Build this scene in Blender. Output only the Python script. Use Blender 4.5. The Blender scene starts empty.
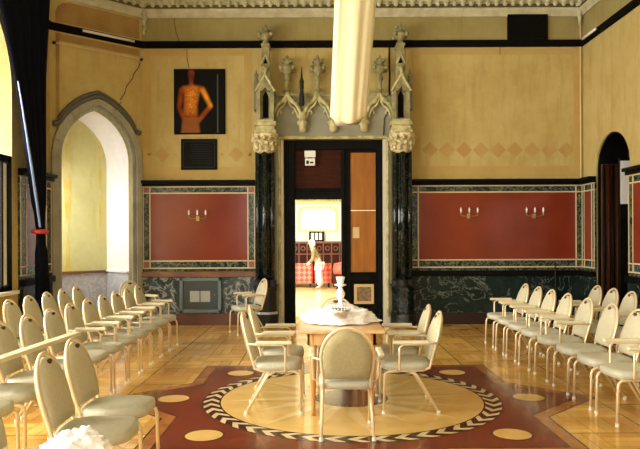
import bpy, bmesh, math, random
from mathutils import Vector, Matrix, noise
C = bpy.context.scene.collection
PI = math.pi
random.seed(7)
# ------------------------------------------------------------------ camera, world, lights, exposure
F = 673.0; HC = 1.58; ROLL = 0.004; SHX = -1.0; SHY = 12.7
cam_d = bpy.data.cameras.new('camera'); cam = bpy.data.objects.new('camera', cam_d); C.objects.link(cam)
cam_d.sensor_width = 36; cam_d.lens = F*36/640
cam_d.shift_x = SHX/640*-1*-1; cam_d.shift_y = SHY/640
cam_d.clip_start = 0.05; cam_d.clip_end = 200
cr, sr = math.cos(ROLL), math.sin(ROLL)
cam.matrix_world = Matrix(((cr, sr, 0, 0), (0, 0, -1, 0), (-sr, cr, 0, HC), (0, 0, 0, 1)))
bpy.context.scene.camera = cam
vs = bpy.context.scene.view_settings
vs.view_transform = 'Standard'; vs.look = 'None'; vs.gamma = 1; vs.use_curve_mapping = False
vs.exposure = 0.62
W = bpy.data.worlds.new('sky'); bpy.context.scene.world = W; W.use_nodes = True
W.node_tree.nodes['Background'].inputs[0].default_value = (0.86, 0.93, 1, 1)
W.node_tree.nodes['Background'].inputs[1].default_value = 2.0
def area(name, loc, target, sx, sy, power, col=(1, 0.97, 0.9)):
    l = bpy.data.lights.new(name, 'AREA'); l.shape = 'RECTANGLE'; l.size = sx; l.size_y = sy; l.energy = power; l.color = col
    o = bpy.data.objects.new(name, l); C.objects.link(o); o.location = loc
    o.rotation_euler = (Vector(target)-Vector(loc)).to_track_quat('-Z', 'Y').to_euler(); return o
DAY = (1, 0.93, 0.78)
for yy, p in ((8.5, 320), (5.0, 370), (1.5, 340)):
    area('window_daylight', (-5.25, yy-0.25, 2.35), (0, yy-0.25, 1.5), 1.8, 3.0, p, DAY)
area('rear_fill_light', (-1.9, -3.75, 3.0), (-1.9, 5, 2.9), 2.2, 4.0, 110, DAY)  # unseen rear lights, added as frontal fill
area('rear_fill_light', (2.2, -3.75, 3.0), (2.2, 5, 2.9), 2.2, 4.0, 110, DAY)
area('far_room_daylight', (-3.3, 17.0, 2.2), (2, 18.5, 0.8), 6.0, 2.2, 950, (1, 0.95, 0.85))

def at(px, py, Y):
    u = (px-320-SHX*-1)/F; v = (224.5-py+SHY)/F
    return Vector((Y*(u*cr+v*sr), Y, HC+Y*(-u*sr+v*cr)))
# ------------------------------------------------------------------ helpers
def lk(name, bm, mats, parent=None, smooth=False, bevel=0, sub=0, solid=0):
    me = bpy.data.meshes.new(name)
    bmesh.ops.recalc_face_normals(bm, faces=bm.faces)
    if smooth:
        for f in bm.faces: f.smooth = True
    bm.to_mesh(me); bm.free()
    if not isinstance(mats, (list, tuple)): mats = [mats]
    for m in mats: me.materials.append(m)
    o = bpy.data.objects.new(name, me); C.objects.link(o)
    if parent is not None: o.parent = parent
    if solid:
        s = o.modifiers.new('s', 'SOLIDIFY'); s.thickness = solid
    if bevel:
        b = o.modifiers.new('b', 'BEVEL'); b.width = bevel; b.segments = 2; b.limit_method = 'ANGLE'
    if sub:
        s = o.modifiers.new('u', 'SUBSURF'); s.levels = sub; s.render_levels = sub
    return o
def BM(): return bmesh.new()
def setmi(bm, n0, mi):
    bm.faces.ensure_lookup_table()
    for i in range(n0, len(bm.faces)): bm.faces[i].material_index = mi
def hexa(bm, p):
    v = [bm.verts.new(q) for q in p]
    for f in ((0,1,2,3), (7,6,5,4), (0,4,5,1), (1,5,6,2), (2,6,7,3), (3,7,4,0)): bm.faces.new([v[i] for i in f])
def box(bm, x0, x1, y0, y1, z0, z1, M=None, mi=0):
    n = len(bm.faces)
    p = [Vector(q) for q in ((x0,y0,z0),(x1,y0,z0),(x1,y1,z0),(x0,y1,z0),(x0,y0,z1),(x1,y0,z1),(x1,y1,z1),(x0,y1,z1))]
    if M is not None: p = [M @ q for q in p]
    hexa(bm, p)
    if mi: setmi(bm, n, mi)
def tube(bm, pts, r, n=8, caps=True, mi=0, closed=False):
    pts = [Vector(p) for p in pts]; n0 = len(bm.faces)
    rs = r if isinstance(r, (list, tuple)) else [r]*len(pts)
    rings = []; up = None
    for i, p in enumerate(pts):
        if closed: t = pts[(i+1) % len(pts)]-pts[i-1]
        else: t = pts[min(i+1, len(pts)-1)]-pts[max(i-1, 0)]
        if t.length < 1e-9: t = Vector((0,0,1))
        t.normalize()
        if up is None:
            a = Vector((0,0,1)) if abs(t.z) < 0.9 else Vector((0,1,0))
            up = (a-t*a.dot(t)).normalized()
        else:
            up = up-t*up.dot(t)
            if up.length < 1e-6: up = t.orthogonal()
            up.normalize()
        s = t.cross(up)
        rings.append([bm.verts.new(p+(up*math.cos(2*PI*k/n)+s*math.sin(2*PI*k/n))*rs[i]) for k in range(n)])
    m = len(rings)
    for i in range(m if closed else m-1):
        a, b = rings[i], rings[(i+1) % m]
        for k in range(n): bm.faces.new((a[k], a[(k+1) % n], b[(k+1) % n], b[k]))
    if caps and not closed:
        bm.faces.new(rings[0][::-1]); bm.faces.new(rings[-1])
    if mi: setmi(bm, n0, mi)
def lathe(bm, prof, c=(0,0,0), n=20, mi=0, sx=1, sy=1, ph=0):
    n0 = len(bm.faces); c = Vector(c)
    rings = []
    for r, z in prof:
        rings.append([bm.verts.new(c+Vector((max(r, 1e-4)*math.cos(2*PI*k/n+ph)*sx, max(r, 1e-4)*math.sin(2*PI*k/n+ph)*sy, z))) for k in range(n)])
    for a, b in zip(rings, rings[1:]):
        for k in range(n): bm.faces.new((a[k], a[(k+1) % n], b[(k+1) % n], b[k]))
    bm.faces.new(rings[0][::-1]); bm.faces.new(rings[-1])
    if mi: setmi(bm, n0, mi)
def prism(bm, poly, fn, d0, d1, mi=0):
    """poly: list of (a,b); fn(a,b,d)->Vector"""
    n0 = len(bm.faces); n = len(poly)
    A = [bm.verts.new(fn(a, b, d0)) for a, b in poly]; B = [bm.verts.new(fn(a, b, d1)) for a, b in poly]
    bm.faces.new(A); bm.faces.new(B[::-1])
    for i in range(n): bm.faces.new((A[i], A[(i+1) % n], B[(i+1) % n], B[i]))
    if mi: setmi(bm, n0, mi)
def blob(bm, c, r, seg=10, mi=0):
    n0 = len(bm.faces)
    r = Vector(r) if not isinstance(r, (int, float)) else Vector((r, r, r))
    bmesh.ops.create_uvsphere(bm, u_segments=seg, v_segments=max(6, seg*2//3), radius=1, matrix=Matrix.Translation(c) @ Matrix.Diagonal((r.x, r.y, r.z, 1)))
    if mi: setmi(bm, n0, mi)
def struct(o): o['kind'] = 'structure'; return o
def tag(o, label, cat, group=None):
    o['label'] = label; o['category'] = cat
    if group: o['group'] = group
    return o
def thing(name, label, cat, loc=(0,0,0), rz=0, group=None):
    o = bpy.data.objects.new(name, None); C.objects.link(o); o.empty_display_size = 0.1
    o.location = loc; o.rotation_euler = (0, 0, rz); return tag(o, label, cat, group)
# ------------------------------------------------------------------ materials
def mat(name, col, rough=0.5, metal=0, noise_amt=0, nscale=5, col2=None, spec=0.5, bump=0, bscale=40, coat=0, emit=None, detail=4, stretch=None, sheen=0):
    m = bpy.data.materials.new(name); m.use_nodes = True; nt = m.node_tree; b = nt.nodes['Principled BSDF']
    b.inputs['Base Color'].default_value = (*col, 1); b.inputs['Roughness'].default_value = rough; b.inputs['Metallic'].default_value = metal
    b.inputs['Specular IOR Level'].default_value = spec; b.inputs['Coat Weight'].default_value = coat; b.inputs['Coat Roughness'].default_value = 0.08
    if sheen: b.inputs['Sheen Weight'].default_value = sheen
    tc = nt.nodes.new('ShaderNodeTexCoord'); src = tc.outputs['Object']
    if stretch:
        mp = nt.nodes.new('ShaderNodeMapping'); mp.inputs['Scale'].default_value = stretch; nt.links.new(src, mp.inputs[0]); src = mp.outputs[0]
    if noise_amt or col2:
        n = nt.nodes.new('ShaderNodeTexNoise'); n.inputs['Scale'].default_value = nscale; n.inputs['Detail'].default_value = detail
        nt.links.new(src, n.inputs['Vector'])
        r = nt.nodes.new('ShaderNodeValToRGB'); r.color_ramp.elements[0].position = 0.35; r.color_ramp.elements[1].position = 0.65
        c2 = col2 or tuple(c*(1-noise_amt) for c in col)
        r.color_ramp.elements[0].color = (*c2, 1); r.color_ramp.elements[1].color = (*col, 1)
        nt.links.new(n.outputs['Fac'], r.inputs[0]); nt.links.new(r.outputs[0], b.inputs['Base Color'])
    if bump:
        n2 = nt.nodes.new('ShaderNodeTexNoise'); n2.inputs['Scale'].default_value = bscale; n2.inputs['Detail'].default_value = 3
        nt.links.new(src, n2.inputs['Vector'])
        bp = nt.nodes.new('ShaderNodeBump'); bp.inputs['Strength'].default_value = bump; bp.inputs['Distance'].default_value = 0.02
        nt.links.new(n2.outputs['Fac'], bp.inputs['Height']); nt.links.new(bp.outputs[0], b.inputs['Normal'])
    if emit:
        b.inputs['Emission Color'].default_value = (*emit[0], 1); b.inputs['Emission Strength'].default_value = emit[1]
    return m
def marble(name, dark, light, mid, scale=3, rough=0.12, width=0.06, spec=0.5):
    m = bpy.data.materials.new(name); m.use_nodes = True; nt = m.node_tree; b = nt.nodes['Principled BSDF']
    tc = nt.nodes.new('ShaderNodeTexCoord'); n = nt.nodes.new('ShaderNodeTexNoise'); n.inputs['Scale'].default_value = scale; n.inputs['Detail'].default_value = 7
    n.inputs['Distortion'].default_value = 1.3; n.inputs['Roughness'].default_value = 0.62
    nt.links.new(tc.outputs['Object'], n.inputs['Vector'])
    r = nt.nodes.new('ShaderNodeValToRGB'); e = r.color_ramp.elements
    e[0].position = 0.3; e[0].color = (*dark, 1); e[1].position = 1; e[1].color = (*dark, 1)
    for p, c in ((0.5-width, dark), (0.5, light), (0.5+width*0.5, mid), (0.5+width*2, dark), (0.72, mid)):
        q = e.new(p); q.color = (*c, 1)
    nt.links.new(n.outputs['Fac'], r.inputs[0]); nt.links.new(r.outputs[0], b.inputs['Base Color'])
    b.inputs['Roughness'].default_value = rough; b.inputs['Specular IOR Level'].default_value = spec
    return m
def plaster(name, c1, c2, c3):
    m = bpy.data.materials.new(name); m.use_nodes = True; nt = m.node_tree; b = nt.nodes['Principled BSDF']
    tc = nt.nodes.new('ShaderNodeTexCoord')
    n = nt.nodes.new('ShaderNodeTexNoise'); n.inputs['Scale'].default_value = 1.6; n.inputs['Detail'].default_value = 10; n.inputs['Roughness'].default_value = 0.72
    nt.links.new(tc.outputs['Object'], n.inputs['Vector'])
    mp = nt.nodes.new('ShaderNodeMapping'); mp.inputs['Scale'].default_value = (4, 4, 0.5); nt.links.new(tc.outputs['Object'], mp.inputs[0])
    n2 = nt.nodes.new('ShaderNodeTexNoise'); n2.inputs['Scale'].default_value = 1.6; n2.inputs['Detail'].default_value = 9; n2.inputs['Roughness'].default_value = 0.7; nt.links.new(mp.outputs[0], n2.inputs['Vector'])
    r = nt.nodes.new('ShaderNodeValToRGB'); r.color_ramp.elements[0].position = 0.36; r.color_ramp.elements[1].position = 0.62
    r.color_ramp.elements[0].color = (*c2, 1); r.color_ramp.elements[1].color = (*c1, 1)
    nt.links.new(n.outputs['Fac'], r.inputs[0])
    r2 = nt.nodes.new('ShaderNodeValToRGB'); r2.color_ramp.elements[0].position = 0.5; r2.color_ramp.elements[1].position = 0.75
    r2.color_ramp.elements[0].color = (0, 0, 0, 1); r2.color_ramp.elements[1].color = (0.6, 0.6, 0.6, 1); nt.links.new(n2.outputs['Fac'], r2.inputs[0])
    mx = nt.nodes.new('ShaderNodeMix'); mx.data_type = 'RGBA'; nt.links.new(r2.outputs[0], mx.inputs[0]); nt.links.new(r.outputs[0], mx.inputs[6])
    mx.inputs[7].default_value = (*c3, 1); nt.links.new(mx.outputs[2], b.inputs['Base Color'])
    b.inputs['Roughness'].default_value = 0.85; b.inputs['Specular IOR Level'].default_value = 0.2
    return m
M = {}
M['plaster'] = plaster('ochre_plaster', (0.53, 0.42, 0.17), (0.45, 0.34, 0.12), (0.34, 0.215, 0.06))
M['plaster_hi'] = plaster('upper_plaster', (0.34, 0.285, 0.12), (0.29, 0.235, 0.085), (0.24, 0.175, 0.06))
M['ochre'] = mat('ochre_band', (0.50, 0.35, 0.12), 0.85, col2=(0.45, 0.31, 0.10), nscale=3, spec=0.2)
M['crack'] = mat('crack', (0.10, 0.055, 0.02), 0.9)
M['niche'] = plaster('niche_plaster', (0.60, 0.57, 0.28), (0.52, 0.49, 0.21), (0.44, 0.37, 0.09))
M['niche_stain'] = mat('niche_stain', (0.58, 0.43, 0.07), 0.9, col2=(0.62, 0.54, 0.24), nscale=3)
M['white_plaster'] = mat('white_plaster', (0.85, 0.82, 0.80), 0.8, noise_amt=0.06)
M['stone'] = mat('carved_stone', (0.36, 0.33, 0.16), 0.75, col2=(0.19, 0.17, 0.075), nscale=7, bump=0.2)
M['stone_lt'] = mat('light_carved_stone', (0.62, 0.57, 0.30), 0.7, col2=(0.34, 0.30, 0.13), nscale=9, bump=0.3)
M['gilt'] = mat('gilded_stone', (0.78, 0.70, 0.42), 0.55, col2=(0.34, 0.27, 0.11), nscale=14, bump=0.4)
M['stone_grey'] = mat('grey_stone', (0.30, 0.29, 0.21), 0.7, col2=(0.24, 0.23, 0.165), nscale=2)
M['arch_stone'] = mat('arch_stone', (0.36, 0.35, 0.27), 0.7, col2=(0.28, 0.27, 0.20), nscale=3)
M['black'] = mat('black_paint', (0.006, 0.005, 0.004), 0.8, spec=0.03)
M['blackwood'] = mat('black_wood', (0.006, 0.0055, 0.0045), 0.5, col2=(0.003, 0.003, 0.002), nscale=8, spec=0.07)
M['mahog'] = mat('dark_mahogany', (0.055, 0.013, 0.005), 0.5, spec=0.08, col2=(0.03, 0.008, 0.003), nscale=5, stretch=(1, 1, 6))
M['doorwood'] = mat('orange_brown_wood', (0.40, 0.155, 0.022), 0.4, spec=0.15, col2=(0.30, 0.11, 0.02), nscale=2.5, stretch=(5, 5, 0.7))
M['burr'] = mat('burr_wood', (0.30, 0.20, 0.08), 0.4, col2=(0.14, 0.08, 0.03), nscale=25)
M['palewood'] = mat('pale_wood', (0.66, 0.48, 0.22), 0.5)
M['brownledge'] = mat('brown_ledge', (0.20, 0.085, 0.03), 0.3, col2=(0.13, 0.05, 0.02), nscale=4)
M['skirt'] = mat('skirting_wood', (0.13, 0.045, 0.025), 0.4, col2=(0.08, 0.03, 0.015), nscale=5)
M['skirt_dark'] = mat('dark_skirting', (0.03, 0.015, 0.01), 0.4, spec=0.25)
M['green'] = marble('green_marble', (0.008, 0.016, 0.014), (0.20, 0.23, 0.18), (0.018, 0.032, 0.028), 2.6, 0.13, 0.018, 0.25)
M['green_glare'] = marble('green_marble_glare', (0.035, 0.05, 0.055), (0.36, 0.39, 0.38), (0.10, 0.13, 0.14), 3.0, 0.13, 0.05)  # green marble with the window reflection painted in as a lighter colour
M['green_s'] = marble('green_marble_fine', (0.010, 0.018, 0.014), (0.20, 0.23, 0.16), (0.04, 0.06, 0.045), 8, 0.15, 0.045, 0.25)
M['green_d'] = marble('dark_column_marble', (0.004, 0.008, 0.007), (0.06, 0.07, 0.06), (0.008, 0.013, 0.011), 4, 0.08, 0.02, 0.4)
M['grey_marble'] = marble('grey_marble', (0.42, 0.43, 0.46), (0.62, 0.62, 0.64), (0.50, 0.50, 0.53), 5, 0.2, 0.05)
M['red'] = mat('red_panel', (0.215, 0.036, 0.015), 0.16, col2=(0.18, 0.028, 0.011), nscale=1.6, spec=0.28)
M['cream_line'] = mat('cream_inlay', (0.66, 0.52, 0.30), 0.5)
M['redblock'] = mat('red_corner_block', (0.26, 0.075, 0.04), 0.35)
M['white'] = mat('white_paint', (0.8, 0.79, 0.72), 0.5)
M['iron'] = mat('dark_iron', (0.02, 0.018, 0.014), 0.5, spec=0.2)
M['steel'] = mat('blue_steel', (0.13, 0.17, 0.19), 0.35, metal=0.3)
M['steel_d'] = mat('dark_glazed_panel', (0.05, 0.062, 0.065), 0.25)
M['brass'] = mat('brass', (0.6, 0.42, 0.18), 0.35, metal=0.8)
M['candle'] = mat('candle_bulb', (0.92, 0.88, 0.78), 0.3)
M['fabric'] = mat('chair_fabric', (0.54, 0.49, 0.34), 0.75, noise_amt=0.10, nscale=60, bump=0.12, bscale=120, spec=0.25)
M['fabric_seat'] = mat('seat_fabric', (0.50, 0.49, 0.38), 0.4, noise_amt=0.10, nscale=40, spec=0.5)
M['shell'] = mat('back_shell_fabric', (0.40, 0.35, 0.19), 0.7, noise_amt=0.12, nscale=50, spec=0.25)
M['frame'] = mat('cream_metal', (0.78, 0.63, 0.40), 0.28, metal=0.25)
M['pad'] = mat('arm_pad', (0.70, 0.64, 0.44), 0.5)
M['slot'] = mat('dark_grip', (0.05, 0.035, 0.02), 0.6)
M['foot'] = mat('foot_cap', (0.80, 0.76, 0.65), 0.6)
M['tablewood'] = mat('table_wood', (0.74, 0.47, 0.22), 0.3, col2=(0.64, 0.38, 0.16), nscale=3, stretch=(6, 1, 6))
M['legwood'] = mat('table_leg_wood', (0.66, 0.34, 0.10), 0.3, col2=(0.54, 0.25, 0.06), nscale=5)
M['tulle'] = mat('white_tulle', (0.95, 0.94, 0.96), 0.7, sheen=0.3)
M['silk'] = mat('ivory_cloth', (0.66, 0.59, 0.37), 0.65, sheen=0.2)
M['silver'] = mat('silver', (0.55, 0.55, 0.56), 0.25, metal=0.7)
M['whiteglaze'] = mat('white_glaze', (0.93, 0.92, 0.92), 0.25)
M['navy'] = mat('dark_curtain', (0.003, 0.004, 0.009), 0.8, spec=0.08)
M['lining'] = mat('blue_lining', (0.26, 0.36, 0.66), 0.6)
M['redtie'] = mat('red_tie', (0.55, 0.04, 0.03), 0.6)
M['sofa'] = mat('red_sofa_fabric', (0.62, 0.07, 0.05), 0.7)
M['cornice'] = mat('cornice_plaster', (0.56, 0.53, 0.36), 0.7, col2=(0.42, 0.39, 0.24), nscale=6)
M['farwall'] = mat('far_pale_wall', (0.72, 0.74, 0.62), 0.8)
M['farpanel'] = mat('far_cream_panel', (0.93, 0.90, 0.72), 0.8)
M['yellow'] = mat('yellow_edge', (0.72, 0.62, 0.25), 0.8)
M['skin'] = mat('skin', (0.62, 0.38, 0.26), 0.6)
M['hair'] = mat('white_hair', (0.9, 0.9, 0.88), 0.7)
M['darkfloor'] = mat('far_floor_wood', (0.62, 0.42, 0.2), 0.3)
def sofa_pattern(m):
    nt = m.node_tree; b = nt.nodes['Principled BSDF']; tc = nt.nodes.new('ShaderNodeTexCoord')
    mp = nt.nodes.new('ShaderNodeMapping'); mp.inputs['Rotation'].default_value = (0, PI/4, 0); nt.links.new(tc.outputs['Object'], mp.inputs[0])
    ck = nt.nodes.new('ShaderNodeTexChecker'); ck.inputs['Scale'].default_value = 9; ck.inputs['Color1'].default_value = (0.62, 0.05, 0.04, 1); ck.inputs['Color2'].default_value = (0.70, 0.22, 0.14, 1)
    nt.links.new(mp.outputs[0], ck.inputs['Vector']); nt.links.new(ck.outputs[0], b.inputs['Base Color'])
sofa_pattern(M['sofa'])
gm = bpy.data.materials.new('window_glass'); gm.use_nodes = True; nt = gm.node_tree; nt.nodes.remove(nt.nodes['Principled BSDF'])
tr = nt.nodes.new('ShaderNodeBsdfTransparent'); gl = nt.nodes.new('ShaderNodeBsdfGlossy'); gl.inputs['Roughness'].default_value = 0.03
mx = nt.nodes.new('ShaderNodeMixShader'); mx.inputs[0].default_value = 0.06
nt.links.new(tr.outputs[0], mx.inputs[1]); nt.links.new(gl.outputs[0], mx.inputs[2]); nt.links.new(mx.outputs[0], nt.nodes['Material Output'].inputs[0]); M['glass'] = gm
# parquet
CX, CY = 0.29, 6.6
def parquet():
    m = bpy.data.materials.new('parquet'); m.use_nodes = True; nt = m.node_tree; b = nt.nodes['Principled BSDF']
    N = nt.nodes.new; L = nt.links.new
    tc = N('ShaderNodeTexCoord'); mp = N('ShaderNodeMapping'); mp.inputs['Location'].default_value = (0.11+0.0, 0.12, 0); L(tc.outputs['Object'], mp.inputs[0])
    def brick(w, h, off, c1, c2, mo, ms, rot=0):
        q = mp
        if rot:
            q = N('ShaderNodeMapping'); q.inputs['Rotation'].default_value = (0, 0, rot); L(mp.outputs[0], q.inputs[0])
        t = N('ShaderNodeTexBrick'); t.offset = off; t.squash = 1; t.inputs['Scale'].default_value = 1; t.inputs['Brick Width'].default_value = w; t.inputs['Row Height'].default_value = h
        t.inputs['Color1'].default_value = (*c1, 1); t.inputs['Color2'].default_value = (*c2, 1); t.inputs['Mortar'].default_value = (*mo, 1); t.inputs['Mortar Size'].default_value = ms
        t.inputs['Mortar Smooth'].default_value = 0.2; L(q.outputs[0], t.inputs['Vector']); return t
    c1, c2, mo = (0.90, 0.59, 0.17), (0.68, 0.37, 0.08), (0.50, 0.27, 0.06)
    A = brick(0.46, 0.115, 0, c1, c2, mo, 0.004)
    B = brick(0.46, 0.115, 0, c1, c2, mo, 0.004, PI/2)
    ck = N('ShaderNodeTexChecker'); ck.inputs['Scale'].default_value = 1/0.46; L(mp.outputs[0], ck.inputs['Vector'])
    m1 = N('ShaderNodeMix'); m1.data_type = 'RGBA'; L(ck.outputs['Fac'], m1.inputs[0]); L(A.outputs[0], m1.inputs[6]); L(B.outputs[0], m1.inputs[7])
    G = brick(0.92, 0.92, 0, (1, 1, 1), (0.93, 0.9, 0.86), (0.42, 0.36, 0.3), 0.008)
    m2 = N('ShaderNodeMix'); m2.data_type = 'RGBA'; m2.blend_type = 'MULTIPLY'; m2.inputs[0].default_value = 1; L(m1.outputs[2], m2.inputs[6]); L(G.outputs[0], m2.inputs[7])
    n = N('ShaderNodeTexNoise'); n.inputs['Scale'].default_value = 2.3; n.inputs['Detail'].default_value = 6; L(tc.outputs['Object'], n.inputs['Vector'])
    r = N('ShaderNodeValToRGB'); r.color_ramp.elements[0].position = 0.3; r.color_ramp.elements[1].position = 0.7
    r.color_ramp.elements[0].color = (0.72, 0.66, 0.55, 1); r.color_ramp.elements[1].color = (1.1, 1.1, 1.05, 1); L(n.outputs['Fac'], r.inputs[0])
    m3 = N('ShaderNodeMix'); m3.data_type = 'RGBA'; m3.blend_type = 'MULTIPLY'; m3.inputs[0].default_value = 1; L(m2.outputs[2], m3.inputs[6]); L(r.outputs[0], m3.inputs[7])
    L(m3.outputs[2], b.inputs['Base Color']); b.inputs['Roughness'].default_value = 0.22; b.inputs['Coat Weight'].default_value = 0.3; b.inputs['Coat Roughness'].default_value = 0.1
    return m
M['parquet'] = parquet()
def inlay(name, c, c2, sc=5, rough=0.2): 
    m = mat(name, c, rough, col2=c2, nscale=sc, coat=0.3); return m
M['in_red'] = inlay('inlay_red', (0.20, 0.042, 0.020), (0.13, 0.028, 0.014))
M['in_orange'] = inlay('inlay_orange', (0.42, 0.175, 0.045), (0.30, 0.11, 0.03))
M['in_gold'] = inlay('inlay_gold', (0.80, 0.56, 0.20), (0.72, 0.48, 0.15))
M['in_gold2'] = inlay('inlay_gold_light', (0.84, 0.66, 0.32), (0.78, 0.58, 0.25))
M['in_gold3'] = inlay('inlay_gold_deep', (0.74, 0.50, 0.17), (0.66, 0.43, 0.13))
M['in_dark'] = inlay('inlay_dark', (0.035, 0.018, 0.010), (0.02, 0.012, 0.008))
M['in_cream'] = inlay('inlay_cream', (0.78, 0.66, 0.42), (0.68, 0.54, 0.32))
M['in_brown'] = inlay('inlay_brown', (0.20, 0.075, 0.05), (0.13, 0.05, 0.035))
# ------------------------------------------------------------------ room
YW = 12.2; XR = 4.75; XL = -4.45; YB = -3.5; ZC = 6.1
PA = Vector((-3.23, YW, 0)); PB = Vector((XL, 11.06, 0))
bm = BM(); box(bm, XL-1.5, XR+1.2, YB-0.4, YW+1.2, -0.12, 0); struct(lk('floor', bm, M['parquet']))
bm = BM(); box(bm, XL-0.6, XR+0.5, YB-0.4, YW+0.4, ZC, ZC+0.1); struct(lk('ceiling', bm, M['cornice']))
# inlay
bm = BM()
im = [M[k] for k in ('in_red', 'in_orange', 'in_gold', 'in_gold2', 'in_gold3', 'in_dark', 'in_cream', 'in_brown')]
def poly(pts, lvl, mi):
    n0 = len(bm.faces); z = 0.0006+lvl*0.0006
    bm.faces.new([bm.verts.new((CX+x, CY+y, z)) for x, y in pts]); setmi(bm, n0, mi)
def ring(r0, r1, lvl, mi, n=96):
    n0 = len(bm.faces); z = 0.0006+lvl*0.0006
    a = [bm.verts.new((CX+r0*math.cos(2*PI*k/n), CY+r0*math.sin(2*PI*k/n), z)) for k in range(n)]
    b = [bm.verts.new((CX+r1*math.cos(2*PI*k/n), CY+r1*math.sin(2*PI*k/n), z)) for k in range(n)]
    for k in range(n): bm.faces.new((a[k], b[k], b[(k+1) % n], a[(k+1) % n]))
    setmi(bm, n0, mi)
def disc(cx, cy, r, lvl, mi, n=40): poly([(cx+r*math.cos(2*PI*k/n), cy+r*math.sin(2*PI*k/n)) for k in range(n)], lvl, mi)
def star(H, D):
    q = D-H; p = []
    for k in range(4):
        a = k*PI/2; c, s = math.cos(a), math.sin(a)
        for x, y in ((D, 0), (H, q), (H, H), (q, H)):
            p.append((x*c-y*s, x*s+y*c))
    return p
poly(star(1.70, 2.42), 0, 5); poly(star(1.685, 2.40), 1, 1); poly(star(1.575, 2.235), 2, 5); poly(star(1.56, 2.21), 3, 0)
for k in range(8):
    a = k*PI/4; disc(1.74*math.cos(a), 1.74*math.sin(a), 0.165, 4, 5); disc(1.74*math.cos(a), 1.74*math.sin(a), 0.15, 5, 2)
ring(1.265, 1.445, 4, 5); ring(1.28, 1.43, 5, 6)
NV = 46
for k in range(NV):
    a = 2*PI*k/NV; w = 2*PI/NV*0.55; dl = 2*PI/NV*0.55
    P = lambda r, t: (r*math.cos(t), r*math.sin(t))
    n0 = len(bm.faces); z = 0.0006+6*0.0006
    v = [bm.verts.new((CX+x, CY+y, z)) for x, y in (P(1.43, a), P(1.355, a-dl), P(1.28, a), P(1.28, a+w), P(1.355, a+w-dl), P(1.43, a+w))]
    bm.faces.new((v[0], v[1], v[4], v[5])); bm.faces.new((v[1], v[2], v[3], v[4])); setmi(bm, n0, 5)
disc(0, 0, 1.265, 5, 2, 96)
for k in range(16):
    a = 2*PI*k/16+0.1; rr = 1.24 if k % 2 == 0 else 1.0; q = 0.62
    poly([(0, 0), (q*math.cos(a-PI/16), q*math.sin(a-PI/16)), (rr*math.cos(a), rr*math.sin(a))], 6, 3)
    poly([(0, 0), (rr*math.cos(a), rr*math.sin(a)), (q*math.cos(a+PI/16), q*math.sin(a+PI/16))], 6, 2 if k % 2 else 4)
disc(0, 0, 0.36, 7, 5, 64); disc(0, 0, 0.31, 8, 7, 64)
for k in range(32):
    a = 2*PI*k/32; w = PI/60
    poly([P(0.325, a), P(0.34, a), P(0.34, a+w), P(0.325, a+w)], 8, 6)
struct(lk('floor_inlay', bm, im))

def arc_pts(w, z0, rise, n=10, kind='point'):
    """list of (s, z) from -w/2 to w/2"""
    if kind == 'ellipse':
        return [(-w/2*math.cos(PI*k/(2*n)), z0+rise*math.sin(PI*k/(2*n))) for k in range(2*n+1)]
    R = (w*w/4+rise*rise)/w; c = R-w/2; A = math.atan2(rise, c)  # left arc centre (c,z0)
    left = [(c-R*math.cos(A*k/n), z0+R*math.sin(A*k/n)) for k in range(n+1)]
    return left+[(-x, z) for x, z in left[-2::-1]]
def frame_fn(origin, along, normal):
    o = Vector(origin); a = Vector(along).normalized(); nn = Vector(normal).normalized()
    return lambda s, z, d: o+a*s+nn*d+Vector((0, 0, z))
def wall_open(bm, fn, s0, s1, z0, z1, opens, d0, d1):
    """opens: list of (sc, w, zbot, spring, rise, kind) sorted by sc"""
    s = s0
    for sc, w, zb, sp, ri, kd in opens:
        a, b = sc-w/2, sc+w/2
        prism(bm, [(s, z0), (a, z0), (a, z1), (s, z1)], fn, d0, d1)
        if zb > z0: prism(bm, [(a, z0), (b, z0), (b, zb), (a, zb)], fn, d0, d1)
        if ri > 0:
            ap = arc_pts(w, sp, ri, 10, kd)
            for (x0, q0), (x1, q1) in zip(ap, ap[1:]):
                prism(bm, [(sc+x0, q0), (sc+x1, q1), (sc+x1, z1), (sc+x0, z1)], fn, d0, d1)
        else: prism(bm, [(a, sp), (b, sp), (b, z1), (a, z1)], fn, d0, d1)
        s = b
    prism(bm, [(s, z0), (s1, z0), (s1, z1), (s, z1)], fn, d0, d1)
# back wall: a = +x from origin x=0, normal +y = outwards
fb = frame_fn((0, YW, 0), (1, 0, 0), (0, 1, 0))
DX0, DX1, DZ = -0.68, 1.13, 3.34
bm = BM(); wall_open(bm, fb, PA.x-0.05, XR+0.3, 0, 5.1, [((DX0+DX1)/2, DX1-DX0, 0, DZ, 0, '')], 0, 0.32)
struct(lk('wall_back', bm, M['plaster']))
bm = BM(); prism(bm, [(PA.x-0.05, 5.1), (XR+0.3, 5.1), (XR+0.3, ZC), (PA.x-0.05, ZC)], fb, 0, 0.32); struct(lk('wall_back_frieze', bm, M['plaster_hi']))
# right wall
fr = frame_fn((XR, 0, 0), (0, 1, 0), (1, 0, 0))
bm = BM(); wall_open(bm, fr, YB-0.3, YW, 0, 5.1, [(10.98, 1.28, 0, 2.72, 0.56, 'ellipse')], 0, 0.5); struct(lk('wall_right', bm, M['plaster']))
bm = BM(); prism(bm, [(YB-0.3, 5.1), (YW, 5.1), (YW, ZC), (YB-0.3, ZC)], fr, 0, 0.5); struct(lk('wall_right_frieze', bm, M['plaster_hi']))
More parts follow.
